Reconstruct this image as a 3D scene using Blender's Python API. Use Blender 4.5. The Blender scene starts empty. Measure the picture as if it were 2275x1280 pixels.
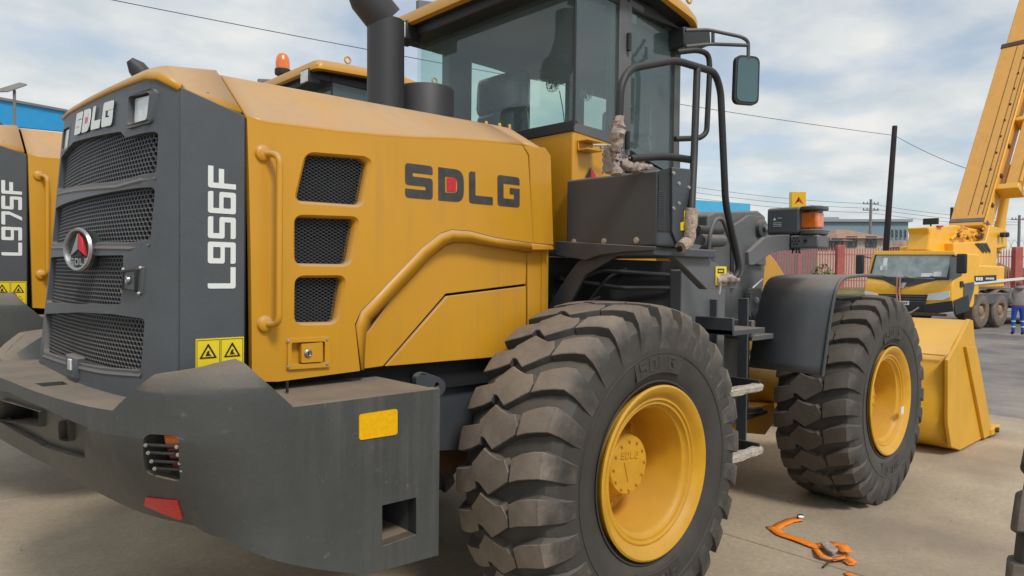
import bpy, bmesh, math, random
from mathutils import Vector, Matrix
from mathutils.geometry import tessellate_polygon
random.seed(7)
S = bpy.context.scene
COL = S.collection
PI = math.pi
R = math.radians

# ------------------------------------------------------------------ camera
CW, CH, F = 2275.0, 1280.0, 1588.0
YAW, PITCH, ROLL = R(46.94), R(1.17), R(.662)
CAM = Vector((-2.903, -3.431, 1.765))
fw = Vector((math.cos(YAW)*math.cos(PITCH), math.sin(YAW)*math.cos(PITCH), -math.sin(PITCH)))
rt = Vector((math.sin(YAW), -math.cos(YAW), 0))
up = rt.cross(fw)
rt2 = rt*math.cos(ROLL) + up*math.sin(ROLL)
up2 = -rt*math.sin(ROLL) + up*math.cos(ROLL)
cd = bpy.data.cameras.new('camera'); cam = bpy.data.objects.new('camera', cd); COL.objects.link(cam)
m = Matrix((rt2, up2, -fw)).transposed().to_4x4(); m.translation = CAM
cam.matrix_world = m
cd.sensor_width = 36; cd.lens = F/CW*36; cd.clip_start = .05; cd.clip_end = 3000
S.camera = cam

# ------------------------------------------------------------------ world, sun, exposure
SUN_EL, SUN_AZ = 50, -104     # sun direction azimuth measured from +X, degrees
w = bpy.data.worlds.new('World'); S.world = w; w.use_nodes = True
nt = w.node_tree; nt.nodes.clear()
def N(nt, t, **k):
    n = nt.nodes.new(t)
    for a, b in k.items():
        if a.startswith('i_'): n.inputs[a[2:].replace('_', ' ')].default_value = b
        else: setattr(n, a, b)
    return n
out = N(nt, 'ShaderNodeOutputWorld'); bg = N(nt, 'ShaderNodeBackground'); bg2 = N(nt, 'ShaderNodeBackground')
sky = N(nt, 'ShaderNodeTexSky', sky_type='NISHITA', sun_disc=False, sun_elevation=R(SUN_EL),
        sun_rotation=R(90-SUN_AZ), dust_density=1.2, air_density=1.0)
bg.inputs['Strength'].default_value = .14
nt.links.new(sky.outputs[0], bg.inputs[0])
tc = N(nt, 'ShaderNodeTexCoord'); sep = N(nt, 'ShaderNodeSeparateXYZ'); nt.links.new(tc.outputs['Generated'], sep.inputs[0])
# project the sky direction on a cloud layer: (x, y) / (z + .12)
add = N(nt, 'ShaderNodeMath', operation='ADD'); add.inputs[1].default_value = .16; nt.links.new(sep.outputs[2], add.inputs[0])
mx = N(nt, 'ShaderNodeMath', operation='MAXIMUM'); mx.inputs[1].default_value = .05; nt.links.new(add.outputs[0], mx.inputs[0])
dx = N(nt, 'ShaderNodeMath', operation='DIVIDE'); dy = N(nt, 'ShaderNodeMath', operation='DIVIDE')
nt.links.new(sep.outputs[0], dx.inputs[0]); nt.links.new(mx.outputs[0], dx.inputs[1])
nt.links.new(sep.outputs[1], dy.inputs[0]); nt.links.new(mx.outputs[0], dy.inputs[1])
cmb = N(nt, 'ShaderNodeCombineXYZ'); nt.links.new(dx.outputs[0], cmb.inputs[0]); nt.links.new(dy.outputs[0], cmb.inputs[1])
n1 = N(nt, 'ShaderNodeTexNoise'); n1.inputs['Scale'].default_value = 2.1; n1.inputs['Detail'].default_value = 9; n1.inputs['Roughness'].default_value = .48
nt.links.new(cmb.outputs[0], n1.inputs['Vector'])
cr = N(nt, 'ShaderNodeValToRGB'); cr.color_ramp.elements[0].position = .36; cr.color_ramp.elements[1].position = .56
cr.color_ramp.elements[0].color = (.46, .46, .46, 1); cr.color_ramp.elements[1].color = (1, 1, 1, 1)
nt.links.new(n1.outputs['Fac'], cr.inputs[0])
n2 = N(nt, 'ShaderNodeTexNoise'); n2.inputs['Scale'].default_value = 3.2; n2.inputs['Detail'].default_value = 5
nt.links.new(cmb.outputs[0], n2.inputs['Vector'])
cr2 = N(nt, 'ShaderNodeValToRGB'); cr2.color_ramp.elements[0].position = .3; cr2.color_ramp.elements[1].position = .7
cr2.color_ramp.elements[0].color = (.59, .66, .70, 1); cr2.color_ramp.elements[1].color = (.86, .86, .84, 1)
nt.links.new(n2.outputs['Fac'], cr2.inputs[0]); nt.links.new(cr2.outputs[0], bg2.inputs[0]); bg2.inputs[1].default_value = 1.0
mixs = N(nt, 'ShaderNodeMixShader'); nt.links.new(cr.outputs[0], mixs.inputs[0])
nt.links.new(bg.outputs[0], mixs.inputs[1]); nt.links.new(bg2.outputs[0], mixs.inputs[2]); nt.links.new(mixs.outputs[0], out.inputs[0])

sd = bpy.data.lights.new('sun', 'SUN'); sun = bpy.data.objects.new('sun', sd); COL.objects.link(sun)
sd.energy = 2.3; sd.angle = R(13); sd.color = (1, .96, .90)
sdir = Vector((math.cos(R(SUN_EL))*math.cos(R(SUN_AZ)), math.cos(R(SUN_EL))*math.sin(R(SUN_AZ)), math.sin(R(SUN_EL))))
sun.rotation_euler = sdir.to_track_quat('Z', 'Y').to_euler()
vs = S.view_settings
vs.view_transform = 'Standard'; vs.look = 'None'; vs.gamma = 1; vs.use_curve_mapping = False; vs.exposure = 0

# ------------------------------------------------------------------ helpers
def U(px, py, ax, v):
    """where the line of sight through a picture point meets the plane ax = v"""
    d = fw + rt2*((px-CW/2)/F) - up2*((py-CH/2)/F); i = 'xyz'.index(ax)
    t = (v-CAM[i])/d[i]
    return CAM + d*t
def US(pts, ax, v): return [U(a, b, ax, v) for a, b in pts]

def tag(o, label=None, cat=None, group=None, kind=None):
    if label: o['label'] = label
    if cat: o['category'] = cat
    if group: o['group'] = group
    if kind: o['kind'] = kind
    return o
def empty(name, loc=(0, 0, 0), rz=0, **k):
    o = bpy.data.objects.new(name, None); COL.objects.link(o); o.location = loc; o.rotation_euler = (0, 0, rz)
    o.empty_display_size = .2
    return tag(o, **k)
def obj(name, bm, mats, parent=None, bevel=0, ang=32, solid=0, seg=2, shift=None, flat=False):
    bmesh.ops.remove_doubles(bm, verts=bm.verts, dist=1e-5)
    if shift is not None: bmesh.ops.translate(bm, verts=bm.verts, vec=-Vector(shift))
    for e in bm.edges:
        if len(e.link_faces) == 2:
            try: a = e.calc_face_angle()
            except Exception: a = 0
            e.smooth = a < R(ang)
    for f in bm.faces: f.smooth = not flat
    me = bpy.data.meshes.new(name); bm.to_mesh(me); bm.free()
    for mm in (mats if isinstance(mats, (list, tuple)) else [mats]): me.materials.append(mm)
    o = bpy.data.objects.new(name, me); COL.objects.link(o); o.parent = parent
    if solid:
        q = o.modifiers.new('solid', 'SOLIDIFY'); q.thickness = abs(solid); q.offset = -1 if solid > 0 else 1
    if bevel:
        q = o.modifiers.new('bevel', 'BEVEL'); q.width = bevel; q.segments = seg; q.limit_method = 'ANGLE'; q.angle_limit = R(35)
        q.harden_normals = False
        for f in me.polygons: f.use_smooth = True
    return o
def B(): return bmesh.new()
def face(bm, pts, mi=0):
    f = bm.faces.new([bm.verts.new(p) for p in pts]); f.material_index = mi; return f
def box(bm, a, b, mi=0):
    x0, y0, z0 = a; x1, y1, z1 = b
    v = [bm.verts.new(p) for p in ((x0,y0,z0),(x1,y0,z0),(x1,y1,z0),(x0,y1,z0),(x0,y0,z1),(x1,y0,z1),(x1,y1,z1),(x0,y1,z1))]
    for q in ((0,3,2,1),(4,5,6,7),(0,1,5,4),(1,2,6,5),(2,3,7,6),(3,0,4,7)):
        bm.faces.new([v[i] for i in q]).material_index = mi
    bmesh.ops.recalc_face_normals(bm, faces=bm.faces)
def prism(bm, pts, vec, mi=0):
    """closed polygon pts extruded by vec"""
    pts = [Vector(p) for p in pts]; vec = Vector(vec); n = len(pts)
    a = [bm.verts.new(p) for p in pts]; b = [bm.verts.new(p+vec) for p in pts]
    fs = [bm.faces.new(a), bm.faces.new(b[::-1])] + [bm.faces.new((a[i], b[i], b[(i+1) % n], a[(i+1) % n])) for i in range(n)]
    for f in fs: f.material_index = mi
    bmesh.ops.recalc_face_normals(bm, faces=fs)
def hull(bm, A, Bp, mi=0):
    """two loops with the same number of points, capped"""
    n = len(A)
    a = [bm.verts.new(p) for p in A]; b = [bm.verts.new(p) for p in Bp]
    fs = [bm.faces.new(a), bm.faces.new(b[::-1])] + [bm.faces.new((a[i], b[i], b[(i+1) % n], a[(i+1) % n])) for i in range(n)]
    for f in fs: f.material_index = mi
    bmesh.ops.recalc_face_normals(bm, faces=fs)
def fil3(path, r, n=5):
    path = [Vector(p) for p in path]
    if r <= 0: return path
    o = [path[0]]
    for i in range(1, len(path)-1):
        a, b, c = path[i-1:i+2]; u = a-b; v = c-b
        d = min(r, u.length*.48, v.length*.48)
        p0 = b+u.normalized()*d; p1 = b+v.normalized()*d
        for k in range(n+1):
            t = k/n; o.append(p0*(1-t)**2+b*2*t*(1-t)+p1*t*t)
    return o+[path[-1]]
def tube(bm, path, r, seg=10, fr=0, mi=0, radii=None, jitter=0):
    path = fil3(path, fr) if fr else [Vector(p) for p in path]
    t0 = (path[1]-path[0]).normalized(); nrm = t0.orthogonal().normalized(); rings = []
    for i, p in enumerate(path):
        t = (path[min(i+1, len(path)-1)]-path[max(i-1, 0)]).normalized()
        nrm = (nrm-t*nrm.dot(t)).normalized(); bn = t.cross(nrm)
        rr = radii[i] if radii else r
        rings.append([bm.verts.new(p+(nrm*math.cos(2*PI*k/seg)+bn*math.sin(2*PI*k/seg))*rr*(1+random.uniform(-jitter, jitter)*.5+(jitter*.9*math.sin(i*2.1+1.3*math.sin(k*1.1))*math.cos(k*2*PI/seg*3+i*.7) if jitter else 0))) for k in range(seg)])
    for a, b in zip(rings, rings[1:]):
        for k in range(seg):
            bm.faces.new((a[k], a[(k+1) % seg], b[(k+1) % seg], b[k])).material_index = mi
    bm.faces.new(rings[0][::-1]).material_index = mi; bm.faces.new(rings[-1]).material_index = mi
def lathe(bm, prof, o, ax, seg=48, mi=0, caps=True, arc=(0, 2*PI), mfun=None):
    """prof: (radius, distance along ax)"""
    o = Vector(o); ax = Vector(ax).normalized(); e1 = ax.orthogonal().normalized(); e2 = ax.cross(e1)
    if abs(ax.y) > .9: e1 = Vector((1, 0, 0)); e2 = ax.cross(e1)
    rings = []
    for r, d in prof:
        if r < 1e-5: rings.append([bm.verts.new(o+ax*d)]*seg)
        else: rings.append([bm.verts.new(o+ax*d+(e1*math.cos(2*PI*k/seg)+e2*math.sin(2*PI*k/seg))*r) for k in range(seg)])
    fs = []
    for j, (a, b) in enumerate(zip(rings, rings[1:])):
        for k in range(seg):
            q = [a[k], a[(k+1) % seg], b[(k+1) % seg], b[k]]
            u = []
            for v in q:
                if v not in u: u.append(v)
            if len(u) > 2:
                f = bm.faces.new(u); f.material_index = mfun(j) if mfun else mi; fs.append(f)
    bmesh.ops.recalc_face_normals(bm, faces=fs)
def cyl(bm, a, b, r, seg=16, mi=0):
    a = Vector(a); b = Vector(b); L = (b-a).length
    lathe(bm, [(0, 0), (r, 0), (r, L), (0, L)], a, b-a, seg, mi)
def bolt(bm, p, n, r=.012, h=.01, seg=8, mi=0):
    p = Vector(p); n = Vector(n).normalized()
    lathe(bm, [(0, -.002), (r*1.5, -.002), (r*1.5, h*.3), (r, h*.3), (r, h), (0, h*1.1)], p, n, seg, mi)
def fil2(poly, r, n=4):
    """round the corners of a closed 2D polygon; r a number or one per corner"""
    o = []; L = len(poly)
    for i in range(L):
        rr = r[i] if isinstance(r, (list, tuple)) else r
        a, b, c = [Vector(poly[(i+k) % L]) for k in (-1, 0, 1)]
        if rr <= 0: o.append(tuple(b)); continue
        u = a-b; v = c-b; d = min(rr, u.length*.45, v.length*.45)
        p0 = b+u.normalized()*d; p1 = b+v.normalized()*d
        for k in range(n+1):
            t = k/n; o.append(tuple(p0*(1-t)**2+b*2*t*(1-t)+p1*t*t))
    return o
def plate(outer, holes, M, th, cuts=(), mi=0, bm=None, wall=True):
    """2D shape with holes, cut on a grid, mapped by M(u, v, depth) and given thickness th"""
    bm = bm or B(); t = B()
    loops = [[Vector((p[0], p[1], 0)) for p in L] for L in [outer]+list(holes)]
    flat = [p for L in loops for p in L]
    vs_ = [t.verts.new(p) for p in flat]
    for tri in tessellate_polygon(loops):
        try: t.faces.new([vs_[i] for i in tri])
        except ValueError: pass
    for ax, vals in cuts:
        for c in vals:
            co = Vector((c, 0, 0)) if ax == 'u' else Vector((0, c, 0)); no = Vector((1, 0, 0)) if ax == 'u' else Vector((0, 1, 0))
            bmesh.ops.bisect_plane(t, geom=t.verts[:]+t.edges[:]+t.faces[:], plane_co=co, plane_no=no, dist=1e-6)
    for f in t.faces:
        if f.normal.z < 0: f.normal_flip()
    t.verts.index_update()
    top = [bm.verts.new(M(v.co.x, v.co.y, 0)) for v in t.verts]
    fs = []
    for f in t.faces: fs.append(bm.faces.new([top[v.index] for v in f.verts]))
    if wall:
        bot = [bm.verts.new(M(v.co.x, v.co.y, th)) for v in t.verts]
        for f in t.faces: fs.append(bm.faces.new([bot[v.index] for v in reversed(f.verts)]))
        for e in t.edges:
            if len(e.link_faces) == 1:
                l = e.link_loops[0]; a = l.vert.index; b = l.link_loop_next.vert.index
                fs.append(bm.faces.new((top[b], top[a], bot[a], bot[b])))
    for f in fs: f.material_index = mi
    bmesh.ops.recalc_face_normals(bm, faces=fs)
    t.free(); return bm
def side(y):  # map for things on a plane y = const facing -y
    return lambda u, v, d: Vector((u, y+d, v))
def copy_tree(o, parent=None, skip=(), deep=0):
    c = o.copy(); COL.objects.link(c); c.parent = parent
    for ch in list(o.children):
        if ch.name.split('.')[0] in skip: continue
        copy_tree(ch, c, skip)
    return c

# ------------------------------------------------------------------ materials
def mat(name, col, rough=.5, metal=0, var=.12, scale=3, dust=0, dcol=(.33, .24, .16), bump=0, bscale=60, dscale=2.2, all_dust=0, spec=.5, coat=0, streak=0, scol=(.3, .22, .15), scuff=0):
    m = bpy.data.materials.new(name); m.use_nodes = True; nt = m.node_tree; p = nt.nodes['Principled BSDF']
    tc = N(nt, 'ShaderNodeTexCoord')
    n = N(nt, 'ShaderNodeTexNoise'); n.inputs['Scale'].default_value = scale; n.inputs['Detail'].default_value = 7; n.inputs['Roughness'].default_value = .6
    nt.links.new(tc.outputs['Object'], n.inputs['Vector'])
    r = N(nt, 'ShaderNodeValToRGB'); r.color_ramp.elements[0].position = .3; r.color_ramp.elements[1].position = .7
    r.color_ramp.elements[0].color = (*[c*(1-var) for c in col], 1); r.color_ramp.elements[1].color = (*[min(1, c*(1+var)) for c in col], 1)
    nt.links.new(n.outputs['Fac'], r.inputs[0]); last = r.outputs[0]
    if dust or all_dust:
        g = N(nt, 'ShaderNodeNewGeometry'); s = N(nt, 'ShaderNodeSeparateXYZ'); nt.links.new(g.outputs['Normal'], s.inputs[0])
        mr = N(nt, 'ShaderNodeMapRange'); mr.inputs[1].default_value = .10; mr.inputs[2].default_value = .6; mr.inputs[3].default_value = all_dust; mr.inputs[4].default_value = max(dust, all_dust)
        nt.links.new(s.outputs[2], mr.inputs[0])
        n3 = N(nt, 'ShaderNodeTexNoise'); n3.inputs['Scale'].default_value = dscale; n3.inputs['Detail'].default_value = 8; n3.inputs['Roughness'].default_value = .7
        nt.links.new(tc.outputs['Object'], n3.inputs['Vector'])
        m3 = N(nt, 'ShaderNodeMapRange'); m3.inputs[1].default_value = .3; m3.inputs[2].default_value = .65; m3.inputs[3].default_value = .55; m3.inputs[4].default_value = 1
        nt.links.new(n3.outputs['Fac'], m3.inputs[0])
        mu = N(nt, 'ShaderNodeMath', operation='MULTIPLY'); nt.links.new(mr.outputs[0], mu.inputs[0]); nt.links.new(m3.outputs[0], mu.inputs[1])
        mx = N(nt, 'ShaderNodeMixRGB'); mx.inputs[2].default_value = (*dcol, 1); nt.links.new(mu.outputs[0], mx.inputs[0]); nt.links.new(last, mx.inputs[1]); last = mx.outputs[0]
        rr = N(nt, 'ShaderNodeMapRange'); rr.inputs[3].default_value = rough; rr.inputs[4].default_value = .9; nt.links.new(mu.outputs[0], rr.inputs[0]); nt.links.new(rr.outputs[0], p.inputs['Roughness'])
    else:
        rr = N(nt, 'ShaderNodeMapRange'); rr.inputs[1].default_value = .3; rr.inputs[2].default_value = .7; rr.inputs[3].default_value = max(.02, rough-.07); rr.inputs[4].default_value = min(1, rough+.07)
        nt.links.new(n.outputs['Fac'], rr.inputs[0]); nt.links.new(rr.outputs[0], p.inputs['Roughness'])
    if streak:      # grime that has run down: noise stretched along z, in patches
        mp = N(nt, 'ShaderNodeMapping'); mp.inputs['Scale'].default_value = (16, 16, .9); nt.links.new(tc.outputs['Object'], mp.inputs[0])
        ns = N(nt, 'ShaderNodeTexNoise'); ns.inputs['Scale'].default_value = 1; ns.inputs['Detail'].default_value = 6; ns.inputs['Roughness'].default_value = .65; nt.links.new(mp.outputs[0], ns.inputs['Vector'])
        nb_ = N(nt, 'ShaderNodeTexNoise'); nb_.inputs['Scale'].default_value = 1.3; nb_.inputs['Detail'].default_value = 5; nt.links.new(tc.outputs['Object'], nb_.inputs['Vector'])
        a1 = N(nt, 'ShaderNodeMapRange'); a1.inputs[1].default_value = .5; a1.inputs[2].default_value = .72; nt.links.new(ns.outputs['Fac'], a1.inputs[0])
        a2 = N(nt, 'ShaderNodeMapRange'); a2.inputs[1].default_value = .42; a2.inputs[2].default_value = .66; a2.inputs[4].default_value = streak; nt.links.new(nb_.outputs['Fac'], a2.inputs[0])
        am = N(nt, 'ShaderNodeMath', operation='MULTIPLY'); nt.links.new(a1.outputs[0], am.inputs[0]); nt.links.new(a2.outputs[0], am.inputs[1])
        mx2 = N(nt, 'ShaderNodeMixRGB'); mx2.inputs[2].default_value = (*scol, 1); nt.links.new(am.outputs[0], mx2.inputs[0]); nt.links.new(last, mx2.inputs[1]); last = mx2.outputs[0]
    if scuff:       # small chips and splashes
        nc = N(nt, 'ShaderNodeTexNoise'); nc.inputs['Scale'].default_value = 22; nc.inputs['Detail'].default_value = 9; nc.inputs['Roughness'].default_value = .8; nt.links.new(tc.outputs['Object'], nc.inputs['Vector'])
        c1 = N(nt, 'ShaderNodeMapRange'); c1.inputs[1].default_value = .60; c1.inputs[2].default_value = .70; c1.inputs[4].default_value = scuff; nt.links.new(nc.outputs['Fac'], c1.inputs[0])
        mx3 = N(nt, 'ShaderNodeMixRGB'); mx3.inputs[2].default_value = (*scol, 1); nt.links.new(c1.outputs[0], mx3.inputs[0]); nt.links.new(last, mx3.inputs[1]); last = mx3.outputs[0]
    nt.links.new(last, p.inputs['Base Color'])
    p.inputs['Metallic'].default_value = metal
    p.inputs['Specular IOR Level'].default_value = spec
    p.inputs['Coat Weight'].default_value = coat; p.inputs['Coat Roughness'].default_value = .25
    if bump:
        nb = N(nt, 'ShaderNodeTexNoise'); nb.inputs['Scale'].default_value = bscale; nb.inputs['Detail'].default_value = 4
        nt.links.new(tc.outputs['Object'], nb.inputs['Vector'])
        b = N(nt, 'ShaderNodeBump'); b.inputs['Strength'].default_value = bump; b.inputs['Distance'].default_value = .01
        nt.links.new(nb.outputs['Fac'], b.inputs['Height']); nt.links.new(b.outputs[0], p.inputs['Normal'])
    return m
YEL = (.60, .292, .014)
DUST = (.46, .31, .19)
M = {}
M['yellow'] = mat('yellow paint', YEL, .38, var=.05, scale=2, dust=.97, dcol=DUST, all_dust=.02, bump=.06, bscale=5, coat=.25, spec=.4, streak=.35, scol=(.36, .20, .07), scuff=.22)
M['yellow_rim'] = mat('yellow rim paint', (.68, .36, .02), .4, var=.10, scale=9, dust=.35, dcol=(.3, .18, .08), all_dust=.06, dscale=9)
M['yellow_dull'] = mat('bucket yellow paint', (.68, .36, .02), .45, var=.08, scale=3, dust=.3, dcol=(.5, .36, .2), streak=.3, scol=(.4, .24, .1), scuff=.3)
M['grey'] = mat('dark grey paint', (.054, .062, .072), .42, var=.1, scale=4, dust=.7, dcol=(.27, .21, .16), all_dust=.01, bump=.06, bscale=40)
M['cast'] = mat('grey painted casting', (.050, .057, .058), .5, var=.2, scale=2.5, dust=.85, dcol=(.27, .21, .155), all_dust=.05, streak=.30, scol=(.20, .175, .15), scuff=.6, bump=.14, bscale=55, dscale=4)
M['black'] = mat('black plastic', (.02, .021, .023), .5, var=.1, dust=.3, dcol=(.12, .1, .08))
M['blackm'] = mat('recess shade black', (.008, .008, .009), .8)  # near black puts the shade of hollows into the colour
M['slate'] = mat('slate grey plastic', (.070, .080, .091), .45, var=.08, scale=6, dust=.75, dcol=(.26, .21, .17), all_dust=.03, bump=.08, bscale=120, streak=.25, scol=(.2, .19, .18), scuff=.15)
M['rubber'] = mat('tyre rubber', (.034, .034, .033), .62, var=.35, scale=5, dust=.65, dcol=(.15, .125, .1), all_dust=.20, dscale=3.5, bump=.2, bscale=25, scuff=.35, scol=(.13, .12, .11))
M['tread'] = mat('dusty tread rubber', (.205, .165, .128), .85, var=.3, scale=7, bump=.3, bscale=35)
M['tread_dark'] = mat('tread rubber', (.035, .033, .031), .7, var=.4, scale=8, bump=.25, bscale=35)
def tyre_mat(name, k):
    m = mat(name, (.034, .034, .034), .66, var=.35, scale=5, dust=.5, dcol=(.15, .125, .1), all_dust=.16, dscale=3.5, bump=.2, bscale=30)
    nt = m.node_tree; p = nt.nodes['Principled BSDF']; src = p.inputs['Base Color'].links[0].from_socket
    tc = N(nt, 'ShaderNodeTexCoord'); sp = N(nt, 'ShaderNodeSeparateXYZ'); nt.links.new(tc.outputs['Object'], sp.inputs[0])
    ab = N(nt, 'ShaderNodeMath', operation='ABSOLUTE'); nt.links.new(sp.outputs[1], ab.inputs[0])
    nz = N(nt, 'ShaderNodeTexNoise'); nz.inputs['Scale'].default_value = 9; nz.inputs['Detail'].default_value = 8; nz.inputs['Roughness'].default_value = .7; nt.links.new(tc.outputs['Object'], nz.inputs['Vector'])
    ma = N(nt, 'ShaderNodeMath', operation='MULTIPLY_ADD'); ma.inputs[1].default_value = .12; nt.links.new(nz.outputs['Fac'], ma.inputs[0]); nt.links.new(ab.outputs[0], ma.inputs[2])
    mr = N(nt, 'ShaderNodeMapRange'); mr.interpolation_type = 'SMOOTHSTEP'; mr.inputs[1].default_value = .305; mr.inputs[2].default_value = .385; mr.inputs[3].default_value = k; mr.inputs[4].default_value = 0; nt.links.new(ma.outputs[0], mr.inputs[0])
    n5 = N(nt, 'ShaderNodeTexNoise'); n5.inputs['Scale'].default_value = 5; n5.inputs['Detail'].default_value = 8; n5.inputs['Roughness'].default_value = .75; nt.links.new(tc.outputs['Object'], n5.inputs['Vector'])
    cr5 = N(nt, 'ShaderNodeValToRGB'); cr5.color_ramp.elements[0].position = .3; cr5.color_ramp.elements[0].color = (.15, .122, .098, 1); cr5.color_ramp.elements[1].position = .68; cr5.color_ramp.elements[1].color = (.27, .222, .178, 1); nt.links.new(n5.outputs['Fac'], cr5.inputs[0])
    mx = N(nt, 'ShaderNodeMixRGB'); nt.links.new(mr.outputs[0], mx.inputs[0]); nt.links.new(src, mx.inputs[1]); nt.links.new(cr5.outputs[0], mx.inputs[2]); nt.links.new(mx.outputs[0], p.inputs['Base Color']); return m
M['tyre_dusty'] = tyre_mat('dusty tyre rubber', .92); M['tyre_half'] = tyre_mat('lightly dusty tyre rubber', .28)
M['white'] = mat('white vinyl', (.72, .75, .74), .45, var=.04)
M['red'] = mat('red vinyl', (.55, .02, .03), .35, var=.08)
M['reflred'] = mat('red reflector', (.55, .015, .02), .3, var=.15, scale=60)
M['reflyel'] = mat('yellow reflector', (.80, .43, .005), .3, var=.1, scale=60)
M['sticker'] = mat('yellow sticker', (.80, .62, .02), .35, var=.03)
M['ink'] = mat('black ink', (.015, .015, .015), .4, var=.05)
M['inkgrey'] = mat('worn dark vinyl', (.05, .048, .045), .45, var=.3, scale=25)
M['chrome'] = mat('chrome', (.42, .42, .42), .34, 1)
M['steel'] = mat('zinc plated bolt', (.5, .49, .46), .4, .8)
M['wrap'] = mat('dirty packing wrap', (.36, .29, .25), .7, var=.3, scale=30, bump=1, bscale=40)
M['foam'] = mat('dusty foam wrap', (.42, .33, .26), .9, var=.35, scale=60, bump=1, bscale=120)
M['cloth'] = mat('white bubble wrap', (.42, .37, .31), .85, var=.35, scale=40, bump=1, bscale=90)
M['amber'] = mat('amber lens', (.75, .17, .01), .15, var=.15, scale=20, coat=1)
M['redlens'] = mat('red lens', (.16, .01, .012), .2, coat=.6)
M['lens'] = mat('clear lamp lens', (.62, .66, .66), .2, var=.2, scale=30, coat=1)
M['exhaust'] = mat('exhaust black paint', (.026, .028, .034), .5, var=.15, dust=.4, dcol=(.12, .1, .09), all_dust=.08)
M['hose'] = mat('rubber hose', (.03, .03, .03), .5)
M['oily'] = mat('dusty hose sleeve', (.14, .12, .09), .6, var=.3, scale=12)
M['strap'] = mat('orange webbing', (.95, .25, .015), .7, var=.1, scale=40, bump=.3, bscale=300)
M['brown'] = mat('brown grimy steel', (.09, .045, .02), .7, var=.4, scale=6)
M['seat'] = mat('seat fabric under film', (.05, .07, .07), .25, var=.4, scale=10, bump=.8, bscale=14, coat=.8)
M['liner'] = mat('cab lining', (.17, .18, .19), .8)
M['grey2'] = mat('mid grey paint', (.115, .122, .127), .45, var=.08, scale=4, dust=.6, dcol=(.27, .21, .16), all_dust=.03)
M['liner2'] = mat('cab post grey', (.11, .115, .12), .6)
def glass(name, tint, fres=1.8, gl=.06):
    m = bpy.data.materials.new(name); m.use_nodes = True; nt = m.node_tree; nt.nodes.clear()
    o = N(nt, 'ShaderNodeOutputMaterial'); t = N(nt, 'ShaderNodeBsdfTransparent'); t.inputs[0].default_value = (*tint, 1)
    g = N(nt, 'ShaderNodeBsdfGlossy'); g.inputs['Roughness'].default_value = .02
    f = N(nt, 'ShaderNodeFresnel'); f.inputs[0].default_value = fres
    d = N(nt, 'ShaderNodeBsdfDiffuse'); d.inputs[0].default_value = (.33, .46, .48, 1)  # pale diffuse share stands in for sky reflected in the panes
    m1 = N(nt, 'ShaderNodeMixShader'); m2 = N(nt, 'ShaderNodeMixShader'); m2.inputs[0].default_value = gl
    nt.links.new(f.outputs[0], m1.inputs[0]); nt.links.new(t.outputs[0], m1.inputs[1]); nt.links.new(g.outputs[0], m1.inputs[2])
    nt.links.new(m1.outputs[0], m2.inputs[1]); nt.links.new(d.outputs[0], m2.inputs[2]); nt.links.new(m2.outputs[0], o.inputs[0]); return m
M['glass'] = glass('green tinted glass', (.84, 1.0, .945), gl=.16)
M['mirror'] = mat('mirror glass', (.14, .20, .19), .06, 1, var=.05)

# ------------------------------------------------------------------ lettering
def _g(c): pass
def glyph(c, t=.27, h=1.25):
    T = t; a = h
    if c in 'S5': return [[(0,a),(1,a),(1,a-T),(T,a-T),(T,a/2+T/2),(1,a/2+T/2),(1,0),(0,0),(0,T),(1-T,T),(1-T,a/2-T/2),(0,a/2-T/2)]], (0,1,6,7,5,11), []
    if c == 'D': return [[(0,a),(1,a),(1,0),(0,0)], [(T,T),(1-T,T),(1-T,a-T),(T,a-T)]], (1,2,0,3), []
    if c == 'L': return [[(0,a),(T,a),(T,T),(1,T),(1,0),(0,0)]], (5,0), []
    if c == 'G': return [[(0,a),(1,a),(1,a-T),(T,a-T),(T,T),(1-T,T),(1-T,.42*a),(.55,.42*a),(.55,.62*a),(1,.62*a),(1,0),(0,0)]], (0,1,10,11), []
    if c == '9': return [[(0,a),(1,a),(1,0),(0,0),(0,T),(1-T,T),(1-T,.40*a),(0,.40*a)], [(T,.40*a+T*.8),(1-T,.40*a+T*.8),(1-T,a-T),(T,a-T)]], (0,1,2,3,7), []
    if c == '6': 
        g = glyph('9', t, h); return [[(1-x, a-y) for x, y in L] for L in g[0]], g[1], []
    if c == '7': return [[(0,a),(1,a),(1,.62*a),(.62,0),(.62-T*1.1,0),(1-T,.62*a-.02),(1-T,a-T),(0,a-T)]], (1,0), []
    if c == 'F': return [[(0,a),(1,a),(1,a-T),(T,a-T),(T,.62*a),(.9,.62*a),(.9,.62*a-T),(T,.62*a-T),(T,0),(0,0)]], (0,), []
def text(bm, s, map3, size, gap=.22, mi=0, th=.002, t=.27, h=1.25, cuts=0):
    x = 0
    for c in s:
        loops, rnd, _ = glyph(c, t, h)
        rad = [.12 if i in rnd else .015 for i in range(len(loops[0]))]
        if c == 'D': rad = [.015, .34, .34, .015]
        L0 = fil2(loops[0], rad, 4)
        hs = [fil2(L, ([.02, .16, .16, .02] if c == 'D' else .05), 3) for L in loops[1:]]
        X = x
        plate(L0, hs, lambda u, v, d: map3((u+X)*size, v*size, d), th, mi=mi, bm=bm, cuts=[('u', [.25, .5, .75])] if cuts else ())
        x += 1+gap
    return x-gap

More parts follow.
